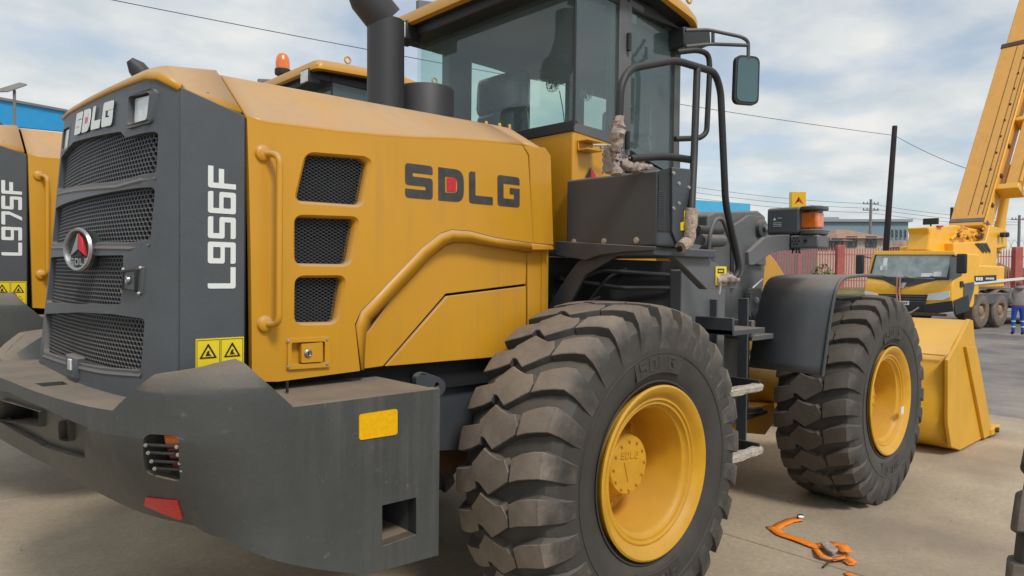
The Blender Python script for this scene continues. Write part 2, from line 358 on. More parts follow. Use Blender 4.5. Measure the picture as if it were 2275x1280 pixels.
# ================================================================== SETTING
def ground():
    g = B(); s = 1600
    box(g, (-s, -s, -1.0), (s, s, -.035))
    m_ = bpy.data.materials.new('dusty asphalt'); m_.use_nodes = True; nt = m_.node_tree; p = nt.nodes['Principled BSDF']
    tc = N(nt, 'ShaderNodeTexCoord'); n = N(nt, 'ShaderNodeTexNoise'); n.inputs['Scale'].default_value = .33; n.inputs['Detail'].default_value = 10; n.inputs['Roughness'].default_value = .72
    nt.links.new(tc.outputs['Object'], n.inputs['Vector'])
    r = N(nt, 'ShaderNodeValToRGB'); e = r.color_ramp.elements
    e[0].position = .42; e[0].color = (.115, .108, .118, 1); e[1].position = .66; e[1].color = (.30, .26, .215, 1)
    nt.links.new(n.outputs['Fac'], r.inputs[0]); nt.links.new(r.outputs[0], p.inputs['Base Color']); p.inputs['Roughness'].default_value = .75
    tag(obj('ground', g, m_), kind='structure')
    # concrete slabs with open joints
    m_ = bpy.data.materials.new('dusty concrete'); m_.use_nodes = True; nt = m_.node_tree; p = nt.nodes['Principled BSDF']
    geo = N(nt, 'ShaderNodeNewGeometry')
    n = N(nt, 'ShaderNodeTexNoise'); n.inputs['Scale'].default_value = .9; n.inputs['Detail'].default_value = 9; n.inputs['Roughness'].default_value = .65
    nt.links.new(geo.outputs['Position'], n.inputs['Vector'])
    r = N(nt, 'ShaderNodeValToRGB'); e = r.color_ramp.elements
    e[0].position = .33; e[0].color = (.33, .265, .185, 1); e[1].position = .68; e[1].color = (.47, .38, .27, 1)
    nt.links.new(n.outputs['Fac'], r.inputs[0])
    n2 = N(nt, 'ShaderNodeTexNoise'); n2.inputs['Scale'].default_value = 26; n2.inputs['Detail'].default_value = 6; n2.inputs['Roughness'].default_value = .7
    nt.links.new(geo.outputs['Position'], n2.inputs['Vector'])
    mr = N(nt, 'ShaderNodeMapRange'); mr.inputs[1].default_value = .35; mr.inputs[2].default_value = .7; mr.inputs[3].default_value = .84; mr.inputs[4].default_value = 1.1
    nt.links.new(n2.outputs['Fac'], mr.inputs[0])
    mm = N(nt, 'ShaderNodeMixRGB', blend_type='MULTIPLY'); mm.inputs[0].default_value = 1; nt.links.new(r.outputs[0], mm.inputs[1]); nt.links.new(mr.outputs[0], mm.inputs[2])
    # oil and damp stains
    n3 = N(nt, 'ShaderNodeTexNoise'); n3.inputs['Scale'].default_value = .55; n3.inputs['Detail'].default_value = 5
    mp = N(nt, 'ShaderNodeMapping'); mp.inputs[1].default_value = (7, 3, 0); nt.links.new(geo.outputs['Position'], mp.inputs[0]); nt.links.new(mp.outputs[0], n3.inputs['Vector'])
    m3 = N(nt, 'ShaderNodeMapRange'); m3.inputs[1].default_value = .50; m3.inputs[2].default_value = .68; m3.inputs[4].default_value = .75; nt.links.new(n3.outputs['Fac'], m3.inputs[0])
    mz = N(nt, 'ShaderNodeMixRGB'); mz.inputs[2].default_value = (.22, .175, .13, 1); nt.links.new(m3.outputs[0], mz.inputs[0]); nt.links.new(mm.outputs[0], mz.inputs[1])
    nt.links.new(mz.outputs[0], p.inputs['Base Color']); p.inputs['Roughness'].default_value = .72
    bp = N(nt, 'ShaderNodeBump'); bp.inputs['Strength'].default_value = .35; bp.inputs['Distance'].default_value = .01; nt.links.new(n2.outputs['Fac'], bp.inputs['Height']); nt.links.new(bp.outputs[0], p.inputs['Normal'])
    g = B(); box(g, (.006, .006, -.03), (6.494, 8.994, 0)); 
    yard = empty('concrete_yard', kind='structure')
    first = obj('slab', g, m_, yard, bevel=.006)
    k = 0
    for i in range(-2, 1):
        for j in range(-1, 3):
            o = first if k == 0 else first.copy()
            if k: COL.objects.link(o)
            o.location = ((1.5+6.5*i if i < 0 else 1.5), -5.9+9*j, random.uniform(-.0015, .0015)); k += 1
ground()
def grit():
    # scattered grit and pebbles on the concrete
    g = B(); rnd = random.Random(3)
    for i in range(2600):
        x = rnd.uniform(-6, 12); y = rnd.uniform(-3.2, 4); r = .002+.006*rnd.random()**3
        if math.hypot(x-CAM.x, y-CAM.y) < .8: continue
        a = rnd.random()*6; p = [Vector((x+r*math.cos(a+k*PI/2)*rnd.uniform(.6, 1.2), y+r*math.sin(a+k*PI/2)*rnd.uniform(.6, 1.2), .001)) for k in range(4)]
        t = Vector((x, y, r*rnd.uniform(.6, 1.1)))
        vs_ = [g.verts.new(q) for q in p]; tv = g.verts.new(t)
        for k in range(4): g.faces.new((vs_[k], vs_[(k+1) % 4], tv))
    tag(obj('grit', g, mat('grit', (.30, .26, .21), .9, var=.6, scale=3), flat=True), label='loose grit scattered over the concrete', cat='grit', kind='stuff')
    # hairline cracks
grit()

# far setting, in camera-aligned ground coordinates: X to the right, Z away
def G(X, Z, z=0):
    f0 = Vector((math.cos(YAW), math.sin(YAW), 0)); p = Vector((CAM.x, CAM.y, 0))+rt*X+f0*Z; p.z = z; return p
def GP(px, py, Z):
    d = fw + rt2*((px-CW/2)/F) - up2*((py-CH/2)/F); f0 = Vector((math.cos(YAW), math.sin(YAW), 0))
    return CAM + d*(Z/d.dot(f0))
f0 = Vector((math.cos(YAW), math.sin(YAW), 0)); UPZ = Vector((0, 0, 1))

M['grass'] = mat('dry grass', (.16, .15, .05), .9, var=.5, scale=1.5, bump=1, bscale=8)
M['kerb'] = mat('pale kerb concrete', (.36, .34, .30), .85, var=.2)
M['fencered'] = mat('red fence paint', (.52, .09, .085), .6, var=.25, scale=2, all_dust=.22, dust=.4, dcol=(.5, .35, .3))
M['brickred'] = mat('red pillar', (.45, .11, .10), .7, var=.2)
M['bluegrey'] = mat('blue grey cladding', (.20, .28, .32), .6, var=.08, scale=.3)
M['bluewall'] = mat('bright blue sheeting', (.02, .30, .62), .5, var=.08)
M['cyanwall'] = mat('cyan sheeting', (.08, .45, .75), .5, var=.05)
M['sheet'] = mat('grey wall sheeting', (.30, .32, .34), .7, var=.1)
M['tileroof'] = mat('terracotta tile roof', (.33, .19, .13), .8, var=.25, scale=1)
M['plaster'] = mat('cream plaster', (.50, .44, .35), .85, var=.12)
M['window'] = mat('dark window', (.04, .05, .06), .15)
M['pole'] = mat('tarred pole', (.03, .024, .026), .85, var=.3)
M['polegrey'] = mat('weathered pole', (.20, .19, .18), .85)
M['leaf'] = mat('olive foliage', (.13, .16, .05), .8, var=.5, scale=6)
M['wire'] = mat('black cable', (.03, .03, .035), .6)

# raised verge with a kerb
g = B(); a = G(2, 40); b = G(60, 40)
pts = [G(2, 40, -.03), G(2, 40, .10), G(2, 40.15, .12), G(2, 46, .95), G(2, 52, 1.05), G(2, 52, -.03)]
prism(g, pts, rt*70); tag(obj('grass_verge', g, M['grass']), kind='structure')
g = B(); prism(g, [G(2, 39.8, -.03), G(2, 39.8, .14), G(2, 39.99, .14), G(2, 39.99, -.03)], rt*70); tag(obj('kerb', g, M['kerb'], bevel=.02), kind='structure')

# palisade fence
fe = empty('palisade_fence', G(10, 47, 1.0), label='red palisade fence on the bank behind the truck crane', cat='fence')
fl = fe.location.copy()
g = B(); zb = 1.02; zt = zb+2.75
prism(g, [Vector((0, 0, 0)), Vector((0, 0, 2.55)), rt*.035+UPZ*2.75, rt*.07+UPZ*2.55, rt*.07], f0*.02)
pale = obj('pale', g, M['fencered'], fe, flat=True)
k = 0
for i in range(155):
    X = 14.4+i*.175
    if k == 0: o = pale
    else: o = pale.copy(); COL.objects.link(o)
    p = G(X, 47, zb)-fl; p.z += random.uniform(-.03, .03); o.location = p; k += 1
for zr in (.5, 2.2):
    g = B(); prism(g, [Vector((0, 0, 0)), Vector((0, 0, .06)), f0*.04+UPZ*.06, f0*.04], rt*28)
    o = obj('rail', g, M['fencered'], fe); o.location = G(14.3, 47.03, zb+zr)-fl
g = B(); prism(g, [Vector((0, 0, 0)), rt*.5, rt*.5+f0*.4, f0*.4], UPZ*2.9)
pillar = obj('pillar', g, M['brickred'], fe, bevel=.02)
for i, px in enumerate((1867, 2066, 2262)):
    o = pillar if i == 0 else pillar.copy()
    if i: COL.objects.link(o)
    o.location = G((px-CW/2)/F*46.8-.25, 46.75, .98)-fl
# coiled razor wire over the fence
g = B(); path = []
for i in range(720):
    t = i/12; a = t*2*PI
    path.append(G(14.4+t*.45, 47+.22*math.cos(a)*.4, zt+.30+.28*math.sin(a)) - fl)
tube(g, path, .012, 4); tag(obj('razor_wire', g, M['polegrey'], fe))

def shed(name, label, px0, px1, ytop, Z0, depth, mt, base=0, roof=None, win=(), slope=0, cat='building'):
    a = GP(px0, ytop, Z0); b = GP(px1, ytop+slope, Z0)
    t = empty(name, G((px0-CW/2)/F*Z0, Z0, 0), label=label, cat=cat); L = t.location.copy()
    P = [Vector((a.x, a.y, base)), Vector((b.x, b.y, base)), Vector((b.x, b.y, b.z)), Vector((a.x, a.y, a.z))]
    g = B(); prism(g, [p-L for p in P], f0*depth); obj('wall', g, mt, t)
    for (u0, u1, v0, v1) in win:
        q = [GP(u, v, Z0-.15) for u, v in ((u0, v1), (u1, v1), (u1, v0), (u0, v0))]
        g = B(); prism(g, [p-L for p in q], f0*.14); w_ = obj('window', g, M['sheet'], t)
        c = sum(q, Vector())/4; q = [c+(p-c)*.8 for p in q]
        g = B(); prism(g, [p-L-f0*.03 for p in q], f0*.06); obj('pane', g, M['window'], w_)
    if roof:
        g = B(); a2 = [Vector((a.x, a.y, a.z))-rt*.4-f0*.4, Vector((b.x, b.y, b.z))+rt*.4-f0*.4, Vector((b.x, b.y, b.z))+rt*.4+f0*(depth+.4), Vector((a.x, a.y, a.z))-rt*.4+f0*(depth+.4)]
        prism(g, [p-L for p in a2], UPZ*roof[0]); obj('roof', g, roof[1], t)
    return t
shed('warehouse', 'long blue grey warehouse with narrow dark windows behind the red fence', 1815, 2018, 493, 95, 30, M['bluegrey'],
     win=[(1982+i*9.5, 1985+i*9.5, 509, 530) for i in range(4)]+[(1832+8*i, 1836+8*i, 513, 518) for i in range(3)], roof=(.35, M['sheet']))
shed('white_building', 'small cream upper storey building with a dark window above the warehouse', 1815, 1856, 487, 115, 10, M['plaster'], win=[(1826, 1838, 490, 497)], roof=(.3, M['sheet']))
shed('blue_billboard', 'small blue hoarding beside the rotating lamp housing', 1800, 1829, 467, 90, .5, mat('hoarding blue', (.03, .10, .50), .5), base=7)
shed('blue_shed', 'bright cyan sheet metal shed behind the handrail of the loader', 1500, 1667, 441, 55, 20, M['cyanwall'], slope=12)
b_ = shed('workshop', 'grey workshop with a deep blue fascia at the left behind the second loader', -300, 146, 262, 30, 14, M['sheet'], slope=42)
# its fascia
a0 = GP(-300, 168, 29.7); a1 = GP(146, 247, 29.7); a2 = GP(146, 292, 29.7); a3 = GP(-300, 250, 29.7)
g = B(); prism(g, [p-b_.location for p in (a0, a1, a2, a3)], f0*.25); obj('fascia', g, M['bluewall'], b_)
g = B(); prism(g, [p-b_.location for p in (GP(-300, 160, 29.6), GP(148, 243, 29.6), GP(148, 248, 29.6), GP(-300, 168, 29.6))], f0*.5); obj('gutter', g, M['polegrey'], b_)
# hip-roofed houses behind the fence
def house(px0, px1, ye, yr, Z, label):
    a = GP(px0, ye, Z); b = GP(px1, ye, Z); L = Vector((a.x, a.y, 0)); t = empty('house', L, label=label, cat='house')
    d = f0*9; g = B(); base = [Vector((a.x, a.y, 0)), Vector((b.x, b.y, 0)), Vector((b.x, b.y, 0))+d, Vector((a.x, a.y, 0))+d]
    prism(g, [p-L for p in base], UPZ*a.z); obj('wall', g, M['plaster'], t)
    r1 = GP((px0*.62+px1*.38), yr, Z)+f0*4.5; r2 = GP((px0*.38+px1*.62), yr, Z)+f0*4.5
    e = [a-rt*.5-f0*.5, b+rt*.5-f0*.5, b+rt*.5+d+f0*.5, a-rt*.5+d+f0*.5]; e = [p-L for p in e]; r1 -= L; r2 -= L
    g = B(); face(g, e[::-1]); face(g, [e[0], e[1], r2, r1]); face(g, [e[2], e[3], r1, r2]); face(g, [e[1], e[2], r2]); face(g, [e[3], e[0], r1])
    obj('roof', g, M['tileroof'], t, flat=True)
    w0 = .5*(px0+px1)
    for q in (-.25, .2):
        c = GP(w0+q*(px1-px0), ye+7, Z-.1)-L; g = B(); prism(g, [c-rt*.5-UPZ*.5, c+rt*.5-UPZ*.5, c+rt*.5+UPZ*.5, c-rt*.5+UPZ*.5], f0*.08); obj('window', g, M['window'], t)
house(1868, 1965, 530, 504, 66, 'tile roofed house with the higher hipped roof behind the red fence')
house(1815, 1880, 535, 519, 62, 'low tile roofed house partly hidden by the lamp housing')
house(2020, 2110, 548, 530, 70, 'tile roofed house behind the cab of the truck crane')
# distant tree line
g = B()
for i in range(260):
    X = random.uniform(-140, 260); c = G(X, random.uniform(230, 260), random.uniform(1, 5))
    r_ = random.uniform(2, 5); mm = Matrix.Translation(c) @ Matrix.Diagonal((1, 1, .7, 1))
    bmesh.ops.create_icosphere(g, subdivisions=1, radius=r_, matrix=mm)
for v in g.verts: v.co += Vector([random.uniform(-.7, .7) for _ in range(3)])
tag(obj('distant_trees', g, M['leaf'], flat=True), label='hazy line of trees along the horizon', cat='trees', kind='stuff')

# sign with emblem
def sign():
    Z = 60; q = [GP(u, v, Z) for u, v in ((1759, 463), (1791, 463), (1791, 426), (1759, 426))]
    L = G((1775-CW/2)/F*Z, Z); t = empty('pylon_sign', L, label='square yellow sign with a red and black triangle on a post', cat='sign')
    g = B(); prism(g, [p-L for p in q], f0*.6); obj('panel', g, M['reflyel'], t, bevel=.03)
    def tri(pts, mt, dz):
        g = B(); prism(g, [GP(u, v, Z-.03-dz)-L for u, v in pts], f0*.03); obj('emblem', g, mt, t)
    tri([(1766, 453), (1775, 437), (1775, 447)], M['ink'], 0); tri([(1775, 437), (1785, 453), (1775, 447)], M['red'], 0)
    g = B(); c = GP(1775, 463, Z+.3); cyl(g, (c.x-L.x, c.y-L.y, 0), (c.x-L.x, c.y-L.y, c.z), .25); obj('post', g, M['polegrey'], t)
sign()

# poles and wires
def pole(px, ytop, Z, r, mt, label, lean=0, arms=0):
    top = GP(px, ytop, Z); L = Vector((top.x, top.y, 0)) - rt*lean
    t = empty('utility_pole', L, label=label, cat='pole'); g = B()
    tube(g, [Vector((0, 0, 0)), top-L], r, 10, radii=[r*1.15, r*.85]); obj('shaft', g, mt, t)
    for k in range(arms):
        c = top-L-UPZ*(.5+.7*k)
        g = B(); tube(g, [c-rt*.9, c+rt*.9], .06, 6); a_ = obj('crossarm', g, mt, t)
        for s in (-.8, -.4, .4, .8):
            g = B(); lathe(g, [(0, 0), (.05, 0), (.06, .1), (.03, .2), (0, .2)], c+rt*s+UPZ*.05, UPZ, 6); obj('insulator', g, M['polegrey'], a_)
    return top
p1 = pole(1988, 280, 34, .135, M['pole'], 'tall leaning black wooden pole behind the crane truck', lean=.45)
p2 = pole(1935, 443, 80, .16, M['polegrey'], 'slim grey power pole with crossarms above the hipped roof', arms=2)
p3 = pole(2265, 478, 80, .16, M['polegrey'], 'slim grey power pole at the right edge behind the crane', arms=1)
p4 = pole(2115, 461, 55, .13, M['pole'], 'short black pole standing beside the crane boom', lean=.1)
def wire(a, b, sag, r, label):
    g = B(); pts = []
    for i in range(25):
        t = i/24; pts.append(a.lerp(b, t)-UPZ*(sag*4*t*(1-t)))
    o = a.copy(); tube(g, [p-o for p in pts], r, 5); w_ = obj('overhead_cable', g, M['wire']); w_.location = o
    tag(w_, label, 'cable', 'overhead cables')
ps = p1-UPZ*.45
wire(ps, GP(230, -4, 20), .25, .012, 'overhead cable crossing the sky from top left to the black pole')
wire(ps, GP(2157, 378, 30), .1, .012, 'overhead cable from the black pole down to the crane boom')
for i, (dy_, lab) in enumerate(((0, 'highest'), (12, 'middle'), (24, 'lowest'))):
    wire(GP(1540, 415+dy_, 80), p2-UPZ*(.5+.5*i), .3, .02, lab+' of the thin cables running left from the slim grey power pole')
    wire(p2-UPZ*(.5+.5*i), p3-UPZ*(.5+.3*i), .3, .02, lab+' of the thin cables between the two slim grey poles')

# bushes by the fence
def bush(px, Z, z0, h, wd, label):
    L = G((px-CW/2)/F*Z, Z, z0); t = empty('bush', L, label=label, cat='bush'); g = B()
    for i in range(420):
        a = random.uniform(0, 2*PI); rr = wd*math.sqrt(random.random()); zz = h*random.uniform(.1, 1)*(1-.35*(rr/wd)**2)
        c = Vector((rr*math.cos(a), rr*math.sin(a), zz)); u = Vector([random.uniform(-1, 1) for _ in range(3)]).normalized()*.12; v = u.orthogonal().normalized()*.07
        face(g, [c-u, c-v, c+u, c+v])
    obj('foliage', g, M['leaf'], t, flat=True)
    g = B()
    for k in range(5): tube(g, [(0, 0, 0), (random.uniform(-.3, .3)*wd, random.uniform(-.3, .3)*wd, h*.7)], .025, 5)
    obj('stem', g, M['pole'], t)
bush(1826, 44, .6, 2.0, .75, 'olive green bush in front of the red fence beside the lamp housing')
bush(1995, 46, .9, 1.9, .7, 'darker bush at the foot of the black pole')

# street lamp with solar panel above the workshop
L = G((20-CW/2)/F*26, 26); t = empty('solar_street_lamp', L, label='solar panel lamp standing above the blue workshop fascia', cat='lamp')
q = [GP(u, v, 26)-L for u, v in ((-20, 206), (27, 180), (52, 187), (30, 210))]
q = [q[0], q[1]+f0*.4, q[2]+f0*.2, q[3]-f0*.3]
g = B(); prism(g, q, (0, 0, .06)); obj('solar_panel', g, M['polegrey'], t, bevel=.01)
g = B(); c = GP(32, 200, 26)-L; tube(g, [(c.x, c.y, 0), c], .05, 8); obj('post', g, M['polegrey'], t)
g = B(); c = GP(33, 300, 24); 
L2 = Vector((c.x, c.y, 0))

# ================================================================== WHEEL LOADER
NY = Vector((0, -1, 0))
LO = empty('wheel_loader', (0, 0, 0), label='yellow wheel loader with dark grille and big rear counterweight, nearest in view', cat='wheel loader')
YS = -.78                                   # plane of the bonnet side

# ---- wheels
def strip(bm, rows, mi_top, mi_side):
    """rows: list of (low edge list, high edge list) of (top, base) points; builds a raised block"""
    T = [[bm.verts.new(p[0]) for p in r] for r in rows]; Bs = [[bm.verts.new(p[1]) for p in r] for r in rows]
    n = len(rows[0])
    for a, b in zip(T, T[1:]):
        mm_ = mi_top if isinstance(mi_top, int) else mi_top.pop(0)
        for k in range(n-1): bm.faces.new((a[k], a[k+1], b[k+1], b[k])).material_index = mm_
    for a, b, c, d in zip(T, T[1:], Bs, Bs[1:]):
        bm.faces.new((a[0], b[0], d[0], c[0])).material_index = mi_side
        bm.faces.new((a[-1], c[-1], d[-1], b[-1])).material_index = mi_side
    for a, c in ((T[0], Bs[0]), (T[-1], Bs[-1])):
        for k in range(n-1): bm.faces.new((a[k], c[k], c[k+1], a[k+1])).material_index = mi_side
NP = 26
def make_tyre(name, parent, dusty, phase=0.0):
    bm = B()
    half = [(-.235, .405), (-.262, .415), (-.285, .45), (-.308, .52), (-.318, .60), (-.315, .66), (-.303, .715), (-.275, .757), (-.2, .782), (-.1, .791)]
    prof = half+[(0, .793)]+[(-w, r) for w, r in half[::-1]]
    lathe(bm, [(r, w*.955) for w, r in prof], (0, 0, 0), (0, 1, 0), 104, mi=1)
    top = [(0, .829), (.09, .828), (.17, .825), (.235, .820), (.283, .809), (.308, .760), (.319, .715), (.3235, .68), (.3195, .635), (.3165, .60)]
    bas = [(0, .789), (.09, .787), (.17, .780), (.235, .764), (.262, .745), (.283, .715), (.300, .69), (.309, .66), (.312, .63), (.3135, .60)]
    def prof_at(w, arr, idx=None):
        aw = abs(w)
        # index in arc parameter: use |w| up to .235 for the crown
        for i in range(len(arr)-1):
            if top[i][0] <= aw <= top[i+1][0]:
                t = (aw-top[i][0])/(top[i+1][0]-top[i][0]+1e-9)
                return (arr[i][0]+(arr[i+1][0]-arr[i][0])*t, arr[i][1]+(arr[i+1][1]-arr[i][1])*t)
        return arr[-1]
    def P(w, r, u):   # u in pitches, rear point is u=0, up positive
        a = 2*PI*u/NP
        return Vector((-r*math.cos(a), w*.955, r*math.sin(a)))
    def block(stations, mi_t):
        for k in range(NP):
            rows = []
            for s in stations:
                (wt, rtp), (wb, rb), lo, hi, tap = s
                r = []
                for q in (0, .03, .5, .97, 1):
                    u = lo+(hi-lo)*q; ext = .05*(q-.5)*2      # base wider than top
                    ch = .0035 if q in (0, 1) else 0
                    r.append((P(wt, rtp-ch, k+u+phase), P(wb, rb, k+u+phase+ext*tap)))
                rows.append(r)
            strip(bm, rows, mi_t if isinstance(mi_t, int) else list(mi_t), 1)
    def crown(lst, mi_t, sgn=1):
        st = []
        for n_, (w_, lo, hi) in enumerate(lst):
            a, b = prof_at(w_, top), prof_at(w_, bas); s = -1 if w_ < 0 else 1
            e = .006*(1 if n_ == 0 else -1 if n_ == len(lst)-1 else 0)
            st.append(((a[0]*s, a[1]), (b[0]*s-e, b[1]), lo, hi, 1))
        block(st, mi_t)
    # outer side is -y: use w = -(picture w)
    C = [(-.148, .02, .42), (-.12, .02, .56), (-.094, .02, .72), (-.078, -.02, .81), (-.05, -.11, .76), (-.024, -.18, .72), (.03, -.01, .65), (.068, .12, .69), (.105, .25, .44)]
    crown([(-w_, lo, hi) for w_, lo, hi in C[::-1]], 0)
    def shoulder(sg):
        lst = [(.116, .24, .76), (.17, .34, .90), (.235, .42, 1.01), (.283, .47, 1.05)]
        tail = [(5, .45, 1.01), (6, .40, .95), (7, .36, .89), (8, .34, .84), (9, .33, .82)]
        st = []
        for w_, lo, hi in lst:
            a, b = prof_at(w_, top), prof_at(w_, bas); st.append((a, b, lo, hi, 1))
        st2 = [(top[i], bas[i], lo, hi, 1) for i, lo, hi in tail]
        def cv(s, i, n):
            (wt, r1), (wb, r2), lo, hi, tp = s
            if sg > 0: return ((-wt, r1), (-wb, r2), lo, hi, tp)
            return ((wt, r1), (wb, r2), .62-hi, .62-lo, tp)
        a = [cv(s, 0, 0) for s in st+st2]; mm = 0
        if sg > 0: block(a, 0)
        else: block(a[::-1], 0)
    shoulder(1); shoulder(-1)
    bmesh.ops.recalc_face_normals(bm, faces=bm.faces)
    # sidewall rings
    for r0 in (.445, .585):
        lathe(bm, [(r0-.006, -.28 if r0 > .5 else -.262), (r0-.004, -.3045 if r0 > .5 else -.279), (r0+.004, -.3065 if r0 > .5 else -.281), (r0+.006, -.28)], (0, 0, 0), (0, 1, 0), 96, mi=1)
    # raised maker's name at the top and bottom of the sidewall
    def arcmap(a0, r0, wdt):
        def f(u, v, d):
            a = a0-u/r0; r_ = r0+v; w_ = .2965+(.004 if r_ > .52 else 0)
            return Vector((-r_*math.cos(a)*-1, -w_-.006+d, r_*math.sin(a)))
        return f
    for a0 in (PI*.60, -PI*.40):
        text(bm, 'SDLG', arcmap(a0, .505, 1), .055, gap=.3, mi=1, th=.012)
        plate([(-.03, -.015), (.33, -.015), (.33, .09), (-.03, .09)], [], lambda u, v, d: arcmap(a0, .505, 1)(u, v, d)+Vector((0, .003, 0)), .008, bm=bm, mi=1, cuts=[('u', [.03*i for i in range(0, 11)])])
    o = obj(name, bm, [M['tyre_dusty' if dusty else 'tyre_half'], M['rubber']], parent, ang=20)
    return o
M['tread_half'] = mat('lightly dusty tread', (.062, .053, .046), .8, var=.55, scale=5, bump=.3, bscale=35)

def make_wheel(loc, dusty, phase):
    wh = empty('wheel', loc); wh.parent = LO
    make_tyre('tyre', wh, dusty, phase)
    g = B(); y0 = -.29
    prof = [(.385, .25), (.402, .02), (.425, .006), (.428, -.006), (.418, -.012), (.395, -.004), (.378, .012), (.362, .028), (.357, .024), (.350, .024), (.346, .034), (.338, .036),
            (.330, .034), (.326, .046), (.318, .058), (.308, .062), (.303, .075), (.298, .30), (.285, .335), (.24, .345), (.0, .345)]
    lathe(g, prof, (0, y0, 0), (0, 1, 0), 96)
    obj('rim', g, M['yellow_rim'], wh, ang=40)
    g = B()
    lathe(g, [(.205, .35), (.20, .32), (.185, .305), (.172, .25), (.158, .235), (.150, .18), (.143, .172), (.0, .170)], (0, y0, 0), (0, 1, 0), 64)
    text(g, 'SDLG', lambda u, v, d: Vector((-.075+u, y0+.166+d, .035+v)) , .030, gap=.25, th=.006)
    prism(g, [(-.045, y0+.166, .015), (.045, y0+.166, .015), (0, y0+.166, -.085)], (0, .006, 0)); 
    hb = obj('hub', g, M['yellow_rim'], wh, ang=40)
    hb.rotation_euler = (0, R(7), 0)
    first = None
    for i in range(12):
        a = 2*PI*i/12
        g = B(); bolt(g, (0, 0, 0), NY, .0065, .010, 6)
        if first is None: first = obj('hub_bolt', g, M['yellow_rim'], wh, flat=True); o = first
        else:
            g.free(); o = first.copy(); COL.objects.link(o)
        o.location = (.124*math.cos(a), y0+.170, .124*math.sin(a))
    ff = None
    for i in range(16):
        a = 2*PI*(i+.5)/16
        g = B(); bolt(g, (0, 0, 0), NY, .014, .025, 6)
        if ff is None: ff = obj('wheel_nut', g, M['yellow_rim'], wh, flat=True); o = ff
        else:
            g.free(); o = ff.copy(); COL.objects.link(o)
        o.location = (.25*math.cos(a), y0+.345, .25*math.sin(a))
    return wh
w1 = make_wheel((0, -1.09, .80), True, .1)
w2 = make_wheel((3.10, -1.09, .80), False, .45)
for src, x, ph in ((w1, 0, .3), (w2, 3.10, 0)):
    c = copy_tree(src, LO, skip=('hub_bolt', 'wheel_nut')); c.location = (x, 1.09, .80); c.rotation_euler = (0, 0, PI)

# ---- bonnet side skin
out_ = [(548, 262), (600, 277), (657, 283), (750, 295), (849, 304), (935, 309), (1021, 312), (1100, 318), (1160, 324), (1172, 345), (1180, 540),   # top and front edge
        (1100, 528), (1040, 513), (1000, 510), (975, 518), (935, 549), (860, 628), (800, 690), (787, 720), (800, 824), (618, 848), (560, 848)]
o2 = [(p.x, p.z) for p in US(out_, 'y', YS)]
lou = [[(685, 343), (805, 352), (818, 362), (800, 455), (660, 445)], [(657, 483), (790, 487), (772, 587), (657, 585)], [(657, 618), (762, 617), (745, 716), (657, 717)]]
lou = [[(p.x, p.z) for p in US(l, 'y', YS)] for l in lou]
lat = [(p.x, p.z) for p in US([(645, 761), (719, 758), (719, 806), (645, 810)], 'y', YS)]
def grow(l, k):
    c = Vector((sum(p[0] for p in l)/len(l), sum(p[1] for p in l)/len(l)))
    return [((p[0]-c.x)*k+c.x, (p[1]-c.y)*k+c.y) for p in l]
def crown_map(u, v, d):    # slight crown of the pressed panel
    return Vector((u, YS+d-.012*math.sin(max(0, min(1, (v-1.35)/1.1))*PI), v))
g = plate(o2, [fil2(grow(l, 1.12), .045, 5) for l in lou]+[fil2(lat, .006)], crown_map, .03, cuts=[('v', [1.5+.1*i for i in range(9)])])
obj('bonnet_side', g, M['yellow'], LO, bevel=.006, seg=3)
